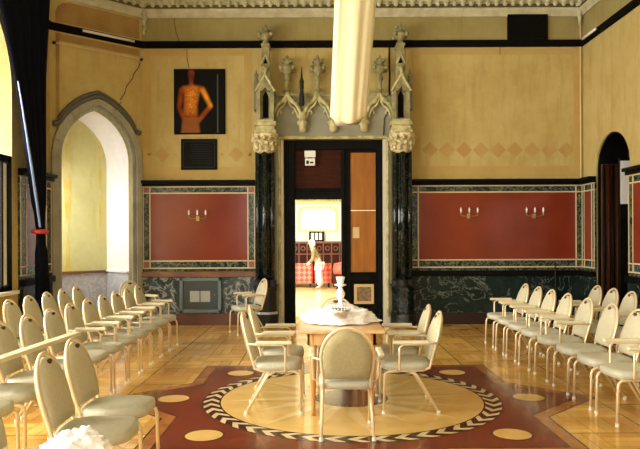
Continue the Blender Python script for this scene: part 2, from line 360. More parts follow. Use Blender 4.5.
# left wall with three arched windows
fl = frame_fn((XL, 0, 0), (0, 1, 0), (-1, 0, 0))
WIN = [(1.5, 2.4, 0.82, 3.7, 1.3, 'point'), (5.0, 2.4, 0.82, 3.7, 1.3, 'point'), (8.5, 2.4, 0.82, 3.7, 1.3, 'point')]
bm = BM(); wall_open(bm, fl, YB-0.3, PB.y, 0, ZC, WIN, 0, 0.5); struct(lk('wall_left', bm, M['plaster']))
# rear wall behind the camera
frr = frame_fn((0, YB, 0), (1, 0, 0), (0, -1, 0))
WR = [(-1.9, 2.4, 0.82, 3.7, 1.3, 'point'), (2.2, 2.4, 0.82, 3.7, 1.3, 'point')]  # unseen rear windows, added along with the frontal fill
bm = BM(); wall_open(bm, frr, XL-0.3, XR+0.3, 0, ZC, WR, 0, 0.25); struct(lk('wall_rear', bm, M['plaster']))
# canted bay wall with niche
CL = (PA-PB).length; ca = (PA-PB).normalized(); cn = Vector((-ca.y, ca.x, 0))
fc = frame_fn(PB, ca, cn)
NS0, NS1 = 0.185, 1.455; NC = (NS0+NS1)/2; NWd = NS1-NS0
bm = BM(); wall_open(bm, fc, -0.02, CL+0.03, 0, ZC, [(NC, NWd, 0, 2.93, 0.86, 'point')], 0, 0.12); struct(lk('wall_bay', bm, M['plaster']))
# niche shell
ap = arc_pts(NWd, 2.93, 0.86)
bm = BM()
prism(bm, [(NS0-0.3, 0.97), (NS1+0.3, 0.97), (NS1+0.3, 4.2), (NS0-0.3, 4.2)], fc, 1.0, 1.1); struct(lk('wall_niche_back', bm, M['niche']))
bm = BM()
prism(bm, [(NS1, 0.97), (NS1+0.1, 0.97), (NS1+0.1, 2.93), (NS1, 2.93)], fc, 0.12, 1.0)
for (x0, q0), (x1, q1) in zip(ap, ap[1:]):
    prism(bm, [(NC+x0, q0), (NC+x1, q1), (NC+x1*1.12, q1+0.08), (NC+x0*1.12, q0+0.08)], fc, 0.12, 1.0)
for d0, d1, z0, z1 in ((0.12, 0.2, 0.97, 2.93), (0.9, 1.0, 0.97, 2.93), (0.2, 0.9, 0.97, 1.05), (0.2, 0.9, 2.8, 2.93)):
    prism(bm, [(NS0-0.1, z0), (NS0, z0), (NS0, z1), (NS0-0.1, z1)], fc, d0, d1)
struct(lk('wall_niche_reveal', bm, M['white_plaster']))
bm = BM()
prism(bm, [(NS0-0.1, 0), (NS1+0.1, 0), (NS1+0.1, 0.93), (NS0-0.1, 0.93)], fc, 0.98, 1.1)
prism(bm, [(NS1-0.01, 0), (NS1+0.1, 0), (NS1+0.1, 0.95), (NS1-0.01, 0.95)], fc, 0.12, 1.0)
prism(bm, [(NS0-0.1, 0), (NS0, 0), (NS0, 0.95), (NS0-0.1, 0.95)], fc, 0.12, 1.0)
struct(lk('wall_niche_dado', bm, M['grey_marble']))
bm = BM(); prism(bm, [(NS0, 0.93), (NS1, 0.93), (NS1, 0.975), (NS0, 0.975)], fc, 0.93, 1.0); struct(lk('trim_niche_ledge', bm, M['brownledge']))
bm = BM(); prism(bm, [(NS1-0.05, 0.95), (NS1+0.1, 0.95), (NS1+0.1, 0.98), (NS1-0.05, 0.98)], fc, 0.12, 0.93); struct(lk('trim_niche_sill', bm, M['white']))
# yellow damp streaks on the niche wall
bm = BM()
def streak(s0, s1, z0, z1, d, fn, wob=0.02, n=14):
    for k in range(n):
        a0, a1 = k/n, (k+1)/n; zz0, zz1 = z0+(z1-z0)*a0, z0+(z1-z0)*a1
        w0 = wob*noise.noise(Vector((s0*7, zz0*3, 1))); w1 = wob*noise.noise(Vector((s0*7, zz1*3, 1)))
        prism(bm, [(s0+w0, zz0), (s1-w0, zz0), (s1-w1, zz1), (s0+w1, zz1)], fn, d, d-0.003)
streak(0.66, 0.74, 0.98, 3.3, 1.0, fc, 0.06); streak(1.30, 1.35, 1.5, 3.45, 1.0, fc, 0.06)
struct(lk('trim_niche_stain', bm, M['niche_stain']))
# light entering the niche's side window
pN = fc(NS0-0.16, 1.95, 0.55); area('niche_daylight', pN, fc(NS1, 1.5, 0.6), 0.68, 1.7, 15, (1, 0.97, 0.93))
# stone arch mouldings round the niche
def band_arch(bm, w0, sp0, r0, w1, sp1, r1, fn, sc, d0, d1, zb):
    A = arc_pts(w0, sp0, r0); B = arc_pts(w1, sp1, r1)
    for i in range(len(A)-1):
        prism(bm, [(sc+A[i][0], A[i][1]), (sc+A[i+1][0], A[i+1][1]), (sc+B[i+1][0], B[i+1][1]), (sc+B[i][0], B[i][1])], fn, d0, d1)
    if zb is not None:
        for sgn in (-1, 1):
            q = sorted((sgn*w0/2, sgn*w1/2)); prism(bm, [(sc+q[0], zb), (sc+q[1], zb), (sc+q[1], sp0), (sc+q[0], sp0)], fn, d0, d1)
bm = BM(); band_arch(bm, NWd, 2.93, 0.86, NWd+0.14, 2.93, 0.93, fc, NC, -0.03, 0.12, 0)
band_arch(bm, NWd+0.14, 2.93, 0.93, NWd+0.35, 2.93, 1.05, fc, NC, -0.07, 0.02, 0)
struct(lk('trim_bay_arch', bm, M['arch_stone'], bevel=0.01))
bm = BM()
hp = arc_pts(NWd+0.40, 2.93, 1.09); hp = [(x, z) for x, z in hp if z > 3.42]
tube(bm, [fc(NC+x, z, -0.05) for x, z in hp], 0.05, 6); tube(bm, [fc(NC+x*1.0, z+0.07, -0.04) for x, z in hp], 0.035, 6)
for sg, e in ((-1, hp[0]), (1, hp[-1])):
    tube(bm, [fc(NC+e[0], e[1], -0.05), fc(NC+e[0]+sg*0.10, e[1]-0.03, -0.05)], 0.05, 6)
struct(lk('trim_bay_hood', bm, mat('hood_stone', (0.09, 0.085, 0.06), 0.5), bevel=0))
# picture rail band (black)
bm = BM()
prism(bm, [(PA.x, 5.01), (XR, 5.01), (XR, 5.135), (PA.x, 5.135)], fb, -0.05, 0)
prism(bm, [(0, 5.01), (CL, 5.01), (CL, 5.135), (0, 5.135)], fc, -0.05, 0)
prism(bm, [(YB, 5.01), (YW, 5.01), (YW, 5.135), (YB, 5.135)], fr, -0.05, 0)
prism(bm, [(YB, 5.01), (PB.y, 5.01), (PB.y, 5.135), (YB, 5.135)], fl, -0.05, 0)
struct(lk('trim_picture_rail', bm, M['black'], bevel=0.008))
# cornice: swept profile
def cornice_sweep(bm, path, prof, mi=0):
    """path: list of (point, offset direction into the room)"""
    n0 = len(bm.faces); rows = []
    for p, dn in path: rows.append([bm.verts.new(Vector((p.x, p.y, 0))+Vector(dn)*o+Vector((0, 0, z))) for o, z in prof])
    for a, b in zip(rows, rows[1:]):
        for k in range(len(prof)-1): bm.faces.new((a[k], a[k+1], b[k+1], b[k]))
    if mi: setmi(bm, n0, mi)
def miter(a, b):
    a, b = Vector(a), Vector(b); s = (a+b).normalized(); return s/max(0.3, s.dot(a))
nL, nC, nB, nR = Vector((1, 0, 0)), -cn, Vector((0, -1, 0)), Vector((-1, 0, 0))
cpath = [(Vector((XL, YB, 0)), nL), (PB, miter(nL, nC)), (PA, miter(nC, nB)), (Vector((XR, YW, 0)), miter(nB, nR)), (Vector((XR, YB, 0)), nR)]
bm = BM()
cornice_sweep(bm, cpath, [(0, 5.56), (0.03, 5.56), (0.04, 5.62), (0.07, 5.66), (0.08, 5.70), (0.06, 5.72), (0.09, 5.78), (0.16, 5.83), (0.18, 5.84), (0.18, 5.87), (0.24, 5.93), (0.36, 5.99), (0.40, 6.0), (0.40, 6.1), (0, 6.1)])
struct(lk('trim_cornice', bm, M['cornice']))
bm = BM()
segs = [(PB, PA, nC), (PA, Vector((XR, YW, 0)), nB), (Vector((XR, 8.5, 0)), Vector((XR, YW, 0)), nR)]
for a, b, nn in segs:
    L = (b-a).length; n = int(L/0.15); d = (b-a)/L
    for k in range(n):
        p = a+d*((k+0.5)*L/n)
        blob(bm, p+nn*0.12+Vector((0, 0, 5.765)), (0.045, 0.045, 0.05), 8)
        if k % 2 == 0:
            blob(bm, p+nn*0.15+Vector((0, 0, 5.80)), (0.062, 0.05, 0.03), 8)
        blob(bm, p+d*0.07+nn*0.20+Vector((0, 0, 5.89)), (0.05, 0.05, 0.035), 8)
struct(lk('trim_cornice_beading', bm, M['cornice'], smooth=True))
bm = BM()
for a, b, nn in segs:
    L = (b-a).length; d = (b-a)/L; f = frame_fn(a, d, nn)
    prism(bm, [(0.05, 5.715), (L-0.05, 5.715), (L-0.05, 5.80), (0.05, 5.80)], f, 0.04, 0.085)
struct(lk('trim_cornice_shadow_band', bm, mat('cornice_gap_shade', (0.10, 0.08, 0.035), 0.8)))  # dark strip painting in the shade between the beading
# painted borders and diamonds on the back wall
bm = BM()
def fbox(x0, x1, z0, z1, d=0.003): prism(bm, [(x0, z0), (x1, z0), (x1, z1), (x0, z1)], fb, -d, 0.002)
for a, b in ((PA.x, -1.22), (1.65, XR)):
    fbox(a+0.02, b-0.02, 2.66, 2.86); fbox(a+0.02, b-0.02, 4.88, 4.98)
    fbox(a+0.02, a+0.16, 2.86, 4.88); fbox(b-0.16, b-0.02, 2.86, 4.88)
struct(lk('wall_painted_border', bm, M['ochre']))
bm = BM()
def dia(px, py, r):
    p = at(px, py, YW); prism(bm, [(p.x-r, p.z), (p.x, p.z-r), (p.x+r, p.z), (p.x, p.z+r)], fb, -0.003, 0.002)
for px in (430, 447, 464, 481, 498, 515, 532, 549, 566): dia(px, 150, 0.148)
for px, r in ((162, 0.14), (236, 0.14), (175, 0.03), (222, 0.03), (149, 0.03), (250, 0.03)): dia(px, 154.5, r)
struct(lk('wall_painted_diamonds', bm, mat('diamond_ochre', (0.42, 0.265, 0.08), 0.85, col2=(0.47, 0.32, 0.11), nscale=4)))
bm = BM()
prism(bm, [(0.10, 5.17), (CL-0.06, 5.17), (CL-0.06, 5.53), (0.34, 5.53), (0.22, 5.50), (0.13, 5.42), (0.10, 5.33)], fc, -0.003, 0.002)
prism(bm, [(0.10, 2.7), (0.16, 2.7), (0.16, 4.9), (0.10, 4.9)], fc, -0.003, 0.002); prism(bm, [(0.10, 4.86), (CL-0.05, 4.86), (CL-0.05, 4.98), (0.10, 4.98)], fc, -0.003, 0.002)
struct(lk('wall_bay_painted_panel', bm, mat('brown_ochre', (0.36, 0.22, 0.065), 0.85, col2=(0.28, 0.16, 0.045), nscale=3)))
bm = BM()
for k in range(5): blob(bm, Vector((PA.x+0.06+0.02*(k % 2), YW-0.10, 5.62-k*0.085)), (0.05-k*0.006, 0.045, 0.055), 8)
for k in range(5): blob(bm, Vector((XR-0.08, YW-0.08, 5.62-k*0.05)), (0.05-k*0.008, 0.045, 0.035), 8)
struct(lk('trim_corner_corbel', bm, M['cornice'], smooth=True))
# cracks
bm = BM()
def crackline(pts, fn, r=0.008): tube(bm, [fn(*p) for p in pts], r, 5)
def onb(px, py): p = at(px, py, YW); return (p.x, p.z, -0.0)
crackline([onb(176, 0), onb(174, 20), onb(176, 32), onb(179, 41), ], fb); crackline([onb(187, 49), onb(187, 58), onb(189, 68)], fb)
crackline([(1.63, 4.75, 0), (1.60, 4.66, 0), (1.50, 4.52, 0), (1.48, 4.44, 0), (1.36, 4.28, 0), (1.33, 4.16, 0), (1.24, 4.02, 0)], fc, 0.009); crackline([(1.22, 3.98, -0.072), (1.16, 3.86, -0.072), (1.10, 3.80, -0.072)], fc, 0.006)
crackline([onb(500, 47), onb(500, 55)], fb)
struct(lk('wall_cracks', bm, M['crack']))
# dado system
def dado(name, fn, s0, s1, panels=True, mv=0.14, marb='green'):
    """fn: s, z, d with d negative into the room"""
    def P(bm, a, b, z0, z1, d): prism(bm, [(a, z0), (b, z0), (b, z1), (a, z1)], fn, -d, 0.0)
    bm = BM(); P(bm, s0, s1, 0, 0.21, 0.07); struct(lk('baseboard_'+name, bm, M['skirt'] if name == 'back_left' else M['skirt_dark'], bevel=0.006))
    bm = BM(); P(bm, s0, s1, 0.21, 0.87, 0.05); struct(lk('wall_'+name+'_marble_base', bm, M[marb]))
    bm = BM(); P(bm, s0, s1, 0.87, 0.97, 0.10); struct(lk('trim_'+name+'_ledge', bm, M['brownledge'] if name == 'back_left' else M['blackwood'], bevel=0.01))
    bm = BM(); P(bm, s0, s1, 2.51, 2.56, 0.09); P(bm, s0, s1, 2.56, 2.615, 0.14); struct(lk('trim_'+name+'_dado_cap', bm, M['blackwood'], bevel=0.01))
    bm = BM(); P(bm, s0, s1, 0.97, 2.51, 0.03); struct(lk('wall_'+name+'_border', bm, M['green_s']))
    a, b = s0+mv, s1-mv
    bm = BM(); P(bm, a, b, 1.17, 2.385, 0.036); struct(lk('wall_'+name+'_red_panel', bm, M['red']))
    bm = BM(); w = 0.011
    for zz in (1.03, 1.16, 2.385, 2.50): P(bm, s0, s1, zz-w, zz+w, 0.040)
    for ss in (a, b): P(bm, ss-w, ss+w, 1.03, 2.50, 0.040)
    for ss in (s0+0.02, s1-0.02): P(bm, ss-w*0.7, ss+w*0.7, 1.03, 2.50, 0.040)
    struct(lk('trim_'+name+'_inlay_line', bm, M['cream_line']))
    if name == 'back_left':
        bm = BM()
        for u0, u1 in ((s0+0.03, a-0.012), (b+0.012, s1-0.03)):
            for z0, z1 in ((1.045, 1.145), (2.40, 2.488)): P(bm, u0, u1, z0, z1, 0.038)
        struct(lk('trim_'+name+'_corner_block', bm, M['redblock']))
dado('back_left', fb, PA.x, -1.18, marb='green_glare')
dado('back_right', fb, 1.62, XR)
dado('right_far', fr, 11.6, YW-0.03, mv=0.12)
dado('right', fr, 5.0, 10.33, mv=0.16)
dado('left', fl, 9.88, PB.y-0.02, mv=0.22)
# ------------------------------------------------------------------ right doorway recess and its dark door
bm = BM()
fd = frame_fn((XR+0.5, 10.98, 0), (0, 1, 0), (1, 0, 0))
prism(bm, [(-0.7, 0), (0.7, 0), (0.7, 3.4), (-0.7, 3.4)], fd, 0.0, 0.06); struct(lk('wall_right_recess', bm, M['blackwood']))
bm = BM(); A = arc_pts(1.28, 2.72, 0.56, 10, 'ellipse')
for (x0, q0), (x1, q1) in zip(A, A[1:]):
    prism(bm, [(x0, q0), (x1, q1), (x1*0.94, q1-0.02), (x0*0.94, q0-0.02)], fd, -0.47, 0)
for s in (-1, 1):
    q = sorted((s*0.64, s*0.59)); prism(bm, [(q[0], 0), (q[1], 0), (q[1], 2.72), (q[0], 2.72)], fd, -0.47, 0)
struct(lk('trim_right_door_lining', bm, M['blackwood']))
r = thing('boarded_door', 'tall dark brown ribbed door leaf standing open inside the arched recess', 'door')
bm = BM(); box(bm, XR+0.03, XR+0.47, 11.44, 11.48, 0.01, 2.80); lk('door_board', bm, mat('brown_boarded_door', (0.12, 0.045, 0.018), 0.35, col2=(0.05, 0.018, 0.008), nscale=4, stretch=(3, 3, 0.4)), r)
for k in range(6):
    bm = BM(); x = XR+0.06+k*0.075; tube(bm, [(x, 11.42, 0.02), (x, 11.42, 2.79)], 0.030 if k % 2 else 0.020, 8); lk('moulded_rib', bm, M['mahog'] if k % 2 else M['blackwood'], r, smooth=True)
bm = BM(); box(bm, XR+0.11, XR+0.48, 10.92, 11.0, 0, 2.85); struct(lk('wall_right_pier', bm, M['blackwood']))
bm = BM(); box(bm, XR+0.11, XR+0.48, 10.91, 10.919, 2.10, 2.80); struct(lk('wall_right_pale_panel', bm, M['white_plaster']))
# ------------------------------------------------------------------ windows
for i, (sc, w, zb, sp, ri, kd) in enumerate(WIN+WR):
    fn = fl if i < 3 else frr
    dpt = 0.42 if i < 3 else 0.2
    r = bpy.data.objects.new('window_%d' % (i+1), None); C.objects.link(r); struct(r)
    bm = BM(); band_arch(bm, w, sp, ri, w-0.14, sp, ri-0.07, fn, sc, dpt-0.06, dpt, zb)
    prism(bm, [(sc-w/2, zb), (sc+w/2, zb), (sc+w/2, zb+0.09), (sc-w/2, zb+0.09)], fn, dpt-0.06, dpt)
    for q in (-0.4, 0.4): prism(bm, [(sc+q-0.04, zb), (sc+q+0.04, zb), (sc+q+0.04, sp+0.75), (sc+q-0.04, sp+0.75)], fn, dpt-0.06, dpt)
    for zz in (1.8, 2.8, 3.7): prism(bm, [(sc-w/2, zz-0.03), (sc+w/2, zz-0.03), (sc+w/2, zz+0.03), (sc-w/2, zz+0.03)], fn, dpt-0.05, dpt)
    struct(lk('window_frame', bm, M['white'], r))
    bm = BM(); A = arc_pts(w-0.1, sp, ri-0.05); prism(bm, [(sc+x, z) for x, z in A]+[(sc+w/2-0.05, zb+0.05), (sc-w/2+0.05, zb+0.05)], fn, dpt-0.03, dpt-0.025)
    struct(lk('window_glass', bm, M['glass'], r))
    bm = BM(); prism(bm, [(sc-w/2-0.05, zb-0.04), (sc+w/2+0.05, zb-0.04), (sc+w/2+0.05, zb+0.01), (sc-w/2-0.05, zb+0.01)], fn, -0.08, 0.5 if i < 3 else 0.2)
    struct(lk('window_sill', bm, M['white'], r))
# inner dark secondary frame on the lower part of the nearest-seen window
r = bpy.data.objects.new('window_6', None); C.objects.link(r); struct(r)
bm = BM()
for s0, s1, z0, z1 in ((7.32, 9.68, 2.66, 2.76), (7.32, 9.68, 0.83, 0.9), (9.58, 9.69, 0.83, 2.76), (9.38, 9.43, 0.83, 2.76), (7.31, 7.42, 0.83, 2.76), (8.4, 8.5, 0.83, 2.76)):
    prism(bm, [(s0, z0), (s1, z0), (s1, z1), (s0, z1)], fl, 0.0, 0.07)
struct(lk('window_frame', bm, M['blackwood'], r))
bm = BM(); prism(bm, [(9.44, 0.92), (9.57, 0.92), (9.57, 2.64), (9.44, 2.64)], fl, 0.02, 0.05); struct(lk('window_panel', bm, M['white'], r))  # white paint standing in for the bright sky in the pane
# ------------------------------------------------------------------ portal
YP = YW
# grey tympanum + jambs
bm = BM()
prism(bm, [(-0.80, 0), (DX0+0.01, 0), (DX0+0.01, DZ), (-0.80, DZ)], fb, -0.10, 0.02)
prism(bm, [(DX1-0.01, 0), (1.27, 0), (1.27, DZ), (DX1-0.01, DZ)], fb, -0.10, 0.02)
struct(lk('trim_portal_jamb', bm, mat('pale_jamb_stone', (0.60, 0.57, 0.44), 0.6), bevel=0.01)); bm = BM()
prism(bm, [(-0.86, DZ), (1.34, DZ), (1.34, 4.12), (-0.86, 4.12)], fb, -0.10, 0.02)
struct(lk('trim_portal_surround', bm, M['stone_grey'], bevel=0.01))
bm = BM()
for s in (-0.745, 1.20): tube(bm, [fb(s, 0.15, -0.12), fb(s, DZ, -0.12)], 0.03, 8)
tube(bm, [fb(-0.745, DZ+0.03, -0.12), fb(1.20, DZ+0.03, -0.12)], 0.03, 8)
struct(lk('trim_portal_roll_moulding', bm, M['stone_lt']))
# clustered dark columns
def column_cluster(x, name):
    yc = YW-0.26
    r = thing(name, 'x', 'column', (x, yc, 0))
    bm = BM()
    lathe(bm, [(0.125, 0.78), (0.125, 3.08)], (0, 0, 0), 20)
    for dx, dy in ((-0.125, -0.06), (0.125, -0.06), (0.0, -0.14)):
        lathe(bm, [(0.05, 0.78), (0.05, 3.08)], (dx, dy, 0), 12)
    lk('shaft', bm, M['green_d'], r, smooth=True)
    bm = BM()
    for rr, dx, dy in ((0.13, 0, 0), (0.055, -0.125, -0.06), (0.055, 0.125, -0.06), (0.055, 0, -0.14)):
        lathe(bm, [(rr+0.02, 0.70), (rr+0.04, 0.72), (rr+0.04, 0.75), (rr+0.01, 0.77), (rr+0.025, 0.80), (rr, 0.83)], (dx, dy, 0), 16)
    lk('base_ring', bm, M['iron'], r, smooth=True)
    bm = BM()
    lathe(bm, [(0.235, 0), (0.235, 0.23), (0.215, 0.25), (0.205, 0.27), (0.20, 0.62), (0.215, 0.64), (0.215, 0.70), (0.17, 0.72)], (0, -0.03, 0), 8, ph=PI/8)
    lk('pedestal', bm, M['iron'] if x < 0 else M['green_d'], r)
    bm = BM(); lathe(bm, [(0.236, 0.235), (0.24, 0.24), (0.222, 0.275), (0.21, 0.275)], (0, -0.03, 0), 8, ph=PI/8)
    if x < 0: lk('pedestal_band', bm, M['grey_marble'], r)
    else: bm.free()
    # foliate capital
    bm = BM()
    lathe(bm, [(0.13, 3.06), (0.16, 3.07), (0.15, 3.10), (0.16, 3.2), (0.2, 3.32), (0.235, 3.36), (0.235, 3.40), (0.2, 3.42)], (0, -0.03, 0), 16)
    for row, (zz, rr, n) in enumerate(((3.14, 0.165, 10), (3.22, 0.185, 12), (3.31, 0.215, 12))):
        for k in range(n):
            a = 2*PI*(k+0.5*row)/n; c = Vector((rr*math.cos(a), -0.03+rr*math.sin(a), zz))
            blob(bm, c, (0.04, 0.04, 0.042), 7); blob(bm, c+Vector((0.02*math.cos(a), 0.02*math.sin(a), 0.03)), (0.026, 0.026, 0.02), 6)
    lk('capital', bm, M['gilt'], r, smooth=True)
    return r
cl = column_cluster(at(265.5, 220, YW-0.26).x, 'portal_column'); cl['label'] = 'dark green marble clustered column with gilded capital, beside the red panel with the picture above'; cl['category'] = 'column'
cr_ = column_cluster(at(402, 220, YW-0.26).x, 'portal_column'); cr_['label'] = 'dark green marble clustered column with gilded capital, between closed door leaf and wider red panel'
for o in (cl, cr_): o['group'] = 'marble columns of the carved portal'
def finial(bm, fn, s, z, h, w, d):
    """crocketed bud finial"""
    c = fn(s, z, d)
    lathe(bm, [(w*0.35, 0), (w*0.3, h*0.12), (w*0.22, h*0.2), (w*0.5, h*0.3), (w*0.78, h*0.42), (w*0.55, h*0.55), (w*0.25, h*0.6), (w*0.5, h*0.72), (w*0.42, h*0.8), (w*0.12, h*0.86), (w*0.16, h*0.93), (0.002, h)], c, 10)
    for k in range(4):
        a = PI/4+k*PI/2
        for zz, rr, b in ((0.42, 0.85, 0.24), (0.74, 0.55, 0.18)):
            blob(bm, c+Vector((w*rr*math.cos(a), w*rr*math.sin(a), h*zz)), w*b, 6)
def turret(xc, name, side):
    fn0 = frame_fn((xc, YW-0.26, 0), (1, 0, 0), (0, 1, 0)); fn = lambda s_, z_, d_: fn0(s_, 3.39+(z_-3.42)*0.933, d_)
    r = thing(name, 'x', 'turret', (0, 0, 0))
    bm = BM()
    def bx(w, z0, z1, d=None, ): 
        d = d or w; prism(bm, [(-w, z0), (w, z0), (w, z1), (-w, z1)], fn, -d, 0.255)
    bx(0.19, 3.42, 3.50); bx(0.165, 3.50, 3.58); bx(0.19, 3.58, 3.66); bx(0.155, 3.66, 3.70)
    lk('corbel_block', bm, M['stone_lt'], r, bevel=0.01)
    bm = BM()
    for sx in (-0.12, 0.12): prism(bm, [(sx-0.035, 3.70), (sx+0.035, 3.70), (sx+0.035, 4.28), (sx-0.035, 4.28)], fn, -0.155, 0.255)
    prism(bm, [(-0.1, 3.70), (0.1, 3.70), (0.1, 4.3), (-0.1, 4.3)], fn, -0.05, 0.255)
    prism(bm, [(-0.155, 4.28), (-0.06, 4.22), (0, 4.30), (0, 4.55)], fn, -0.17, 0.2); prism(bm, [(0.155, 4.28), (0.06, 4.22), (0, 4.30), (0, 4.55)], fn, -0.17, 0.2)
    lk('tabernacle', bm, M['stone'], r, bevel=0.006)
    bm = BM(); prism(bm, [(-0.05, 3.74), (0.05, 3.74), (0.05, 4.15), (0, 4.26), (-0.05, 4.15)], fn, -0.056, -0.049); lk('lancet_recess', bm, M['black'], r)
    bm = BM()
    for sg in (-1, 1): tube(bm, [fn(sg*0.17, 4.22, -0.17), fn(0, 4.54, -0.17)], 0.022, 6)
    tube(bm, [fn(0, 4.54, -0.17), fn(0, 4.60, -0.17)], 0.02, 6); blob(bm, fn(0, 4.62, -0.15), 0.035, 8)
    lk('gable_moulding', bm, M['stone_lt'], r)
    # upper stage
    bm = BM()
    prism(bm, [(-0.085, 4.4), (0.085, 4.4), (0.075, 4.75), (-0.075, 4.75)], fn, -0.08, 0.1)
    prism(bm, [(-0.08, 4.75), (0.08, 4.75), (0.06, 5.10), (-0.06, 5.10)], fn, -0.06, 0.1)
    bx(0.075, 5.10, 5.15, 0.08)
    blob(bm, fn(0, 4.68, -0.08), (0.075, 0.05, 0.05), 8)
    lk('spire_shaft', bm, M['stone'], r, bevel=0.005)
    bm = BM(); tube(bm, [fn(-0.075, 4.76, -0.09), fn(0, 4.93, -0.09), fn(0.075, 4.76, -0.09)], 0.014, 5); lk('gablet', bm, M['stone_lt'], r)
    bm = BM(); prism(bm, [(-0.04, 4.77), (0.04, 4.77), (0, 4.87)], fn, -0.066, -0.055); lk('gablet_recess', bm, M['black'], r)
    bm = BM(); finial(bm, fn, 0, 5.15, 0.36, 0.175, 0.0); lk('finial', bm, M['stone'], r, smooth=True)
    bm = BM(); s = -0.17 if side < 0 else 0.17
    prism(bm, [(s-0.04, 3.9), (s+0.04, 3.9), (s+0.035, 4.42), (s-0.035, 4.42)], fn, -0.08, 0.2); lathe(bm, [(0.05, 0), (0.03, 0.08), (0.045, 0.13), (0.02, 0.17), (0.003, 0.24)], fn(s, 4.42, 0.0), 8)
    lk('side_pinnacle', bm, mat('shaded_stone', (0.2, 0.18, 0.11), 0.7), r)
    return r
tl = turret(at(265.8, 80, YW-0.26).x, 'portal_turret', -1); tl['label'] = 'carved stone pinnacle turret above the column nearer the figure picture'; tl['group'] = 'stone turrets of the portal'
t2 = turret(at(400.3, 80, YW-0.26).x, 'portal_turret', 1); t2['label'] = 'carved stone pinnacle turret above the column nearer the wide plain wall'; t2['group'] = 'stone turrets of the portal'
# arcade fringe
r = thing('portal_canopy', 'carved stone canopy of ogee arches with bud finials above the doorway', 'canopy')
bays = [at(286.5, 110, YW-0.2).x+0.012, at(317.7, 110, YW-0.2).x, at(348.8, 110, YW-0.2).x, at(380, 110, YW-0.2).x]
bw = (bays[3]-bays[0])/3
ztop = 4.10; zsp = 3.70; zap = 4.16
def ogee(n=8):
    """half arch from springing (bw/2, zsp) to apex (0,zap): convex then concave"""
    pts = []
    for k in range(n+1):
        t = k/n
        x = bw/2*(1-t)
        z = zsp+(zap-zsp)*(0.62*math.sin(min(t/0.62, 1)*PI/2)+(0.38*max(0, (t-0.62)/0.38)**1.6))
        pts.append((x, z))
    return pts
bm = BM(); bmr = BM(); bmd = BM()
for bc in bays:
    og = ogee()
    for sg in (-1, 1):
        for (x0, z0), (x1, z1) in zip(og, og[1:]):
            if min(z0, z1) < ztop-0.01:
                prism(bm, [(bc+sg*x0, min(z0, ztop-0.005)), (bc+sg*x1, min(z1, ztop-0.005)), (bc+sg*x1, ztop), (bc+sg*x0, ztop)], fb, -0.16, -0.08)
        tube(bmr, [fb(bc+sg*x, z, -0.19) for x, z in og], 0.034, 6)
        tube(bmd, [fb(bc+sg*x*0.84, z-0.075, -0.175) for x, z in og[1:]], 0.022, 6)
        # cusp
        x, z = og[3]; tube(bmd, [fb(bc+sg*x*0.86, z-0.06, -0.165), fb(bc+sg*(x*0.86-0.05), z-0.13, -0.165), fb(bc+sg*(x*0.86-0.02), z-0.16, -0.165)], [0.02, 0.016, 0.008], 6)
        for q in (3, 5, 6): x, z = og[q]; blob(bmr, fb(bc+sg*x, z+0.035, -0.19), 0.028, 6)
prism(bm, [(-0.80, ztop), (1.22, ztop), (1.22, ztop+0.05), (-0.80, ztop+0.05)], fb, -0.19, 0)
lk('spandrel', bm, M['stone'], r); lk('ogee_moulding', bmr, M['stone_lt'], r, smooth=True); lk('inner_cusping', bmd, M['stone_lt'], r, smooth=True)
ends = [bays[0]-bw/2]+[b+bw/2 for b in bays]
for i, s in enumerate(ends):
    if i in (0, 4): continue
    bm = BM(); c = fb(s, 0, -0.18)
    lathe(bm, [(0.03, 3.45), (0.065, 3.48), (0.07, 3.57), (0.10, 3.60), (0.105, 3.64), (0.065, 3.67), (0.08, 3.76), (0.04, 3.82)], c, 10)
    lk('pendant', bm, M['stone_lt'], r, smooth=True)
for s in bays:
    bm = BM(); c = fb(s, 0, -0.17)
    lathe(bm, [(0.03, 4.08), (0.025, 4.18), (0.04, 4.20), (0.065, 4.21), (0.065, 4.23), (0.035, 4.24), (0.04, 4.37), (0.065, 4.39), (0.06, 4.41)], c, 10); lk('finial_stem', bm, M['stone'], r)
    bm = BM(); finial(bm, fb, s, 4.40, 0.44, 0.18, -0.17); lk('finial', bm, M['stone'], r, smooth=True)
bm = BM(); p = at(301.8, 90, YW-0.22)
lathe(bm, [(0.035, 3.90), (0.05, 3.93), (0.045, 4.05), (0.03, 4.2), (0.04, 4.22), (0.035, 4.3), (0.045, 4.33), (0.02, 4.4), (0.012, 4.5), (0.004, 4.60)], (p.x, YW-0.29, 0), 10)
tag(lk('hanging_bell', bm, M['iron'], smooth=True), 'small dark iron spike lantern hung between two carved finials of the canopy', 'lantern')
bm = BM(); p = at(389, 60, YW-0.03)
tube(bm, [(p.x, YW-0.03, 5.02), (p.x+0.01, YW-0.03, 4.5), (p.x, YW-0.02, 4.15)], 0.014, 6); tube(bm, [(p.x-0.02, YW-0.12, 3.85), (p.x-0.1, YW-0.12, 3.7), (p.x-0.11, YW-0.12, 3.36)], 0.008, 6)
tag(lk('wall_cable', bm, M['black']), 'thin dark cable running down the wall from the black rail beside the right turret', 'cable')
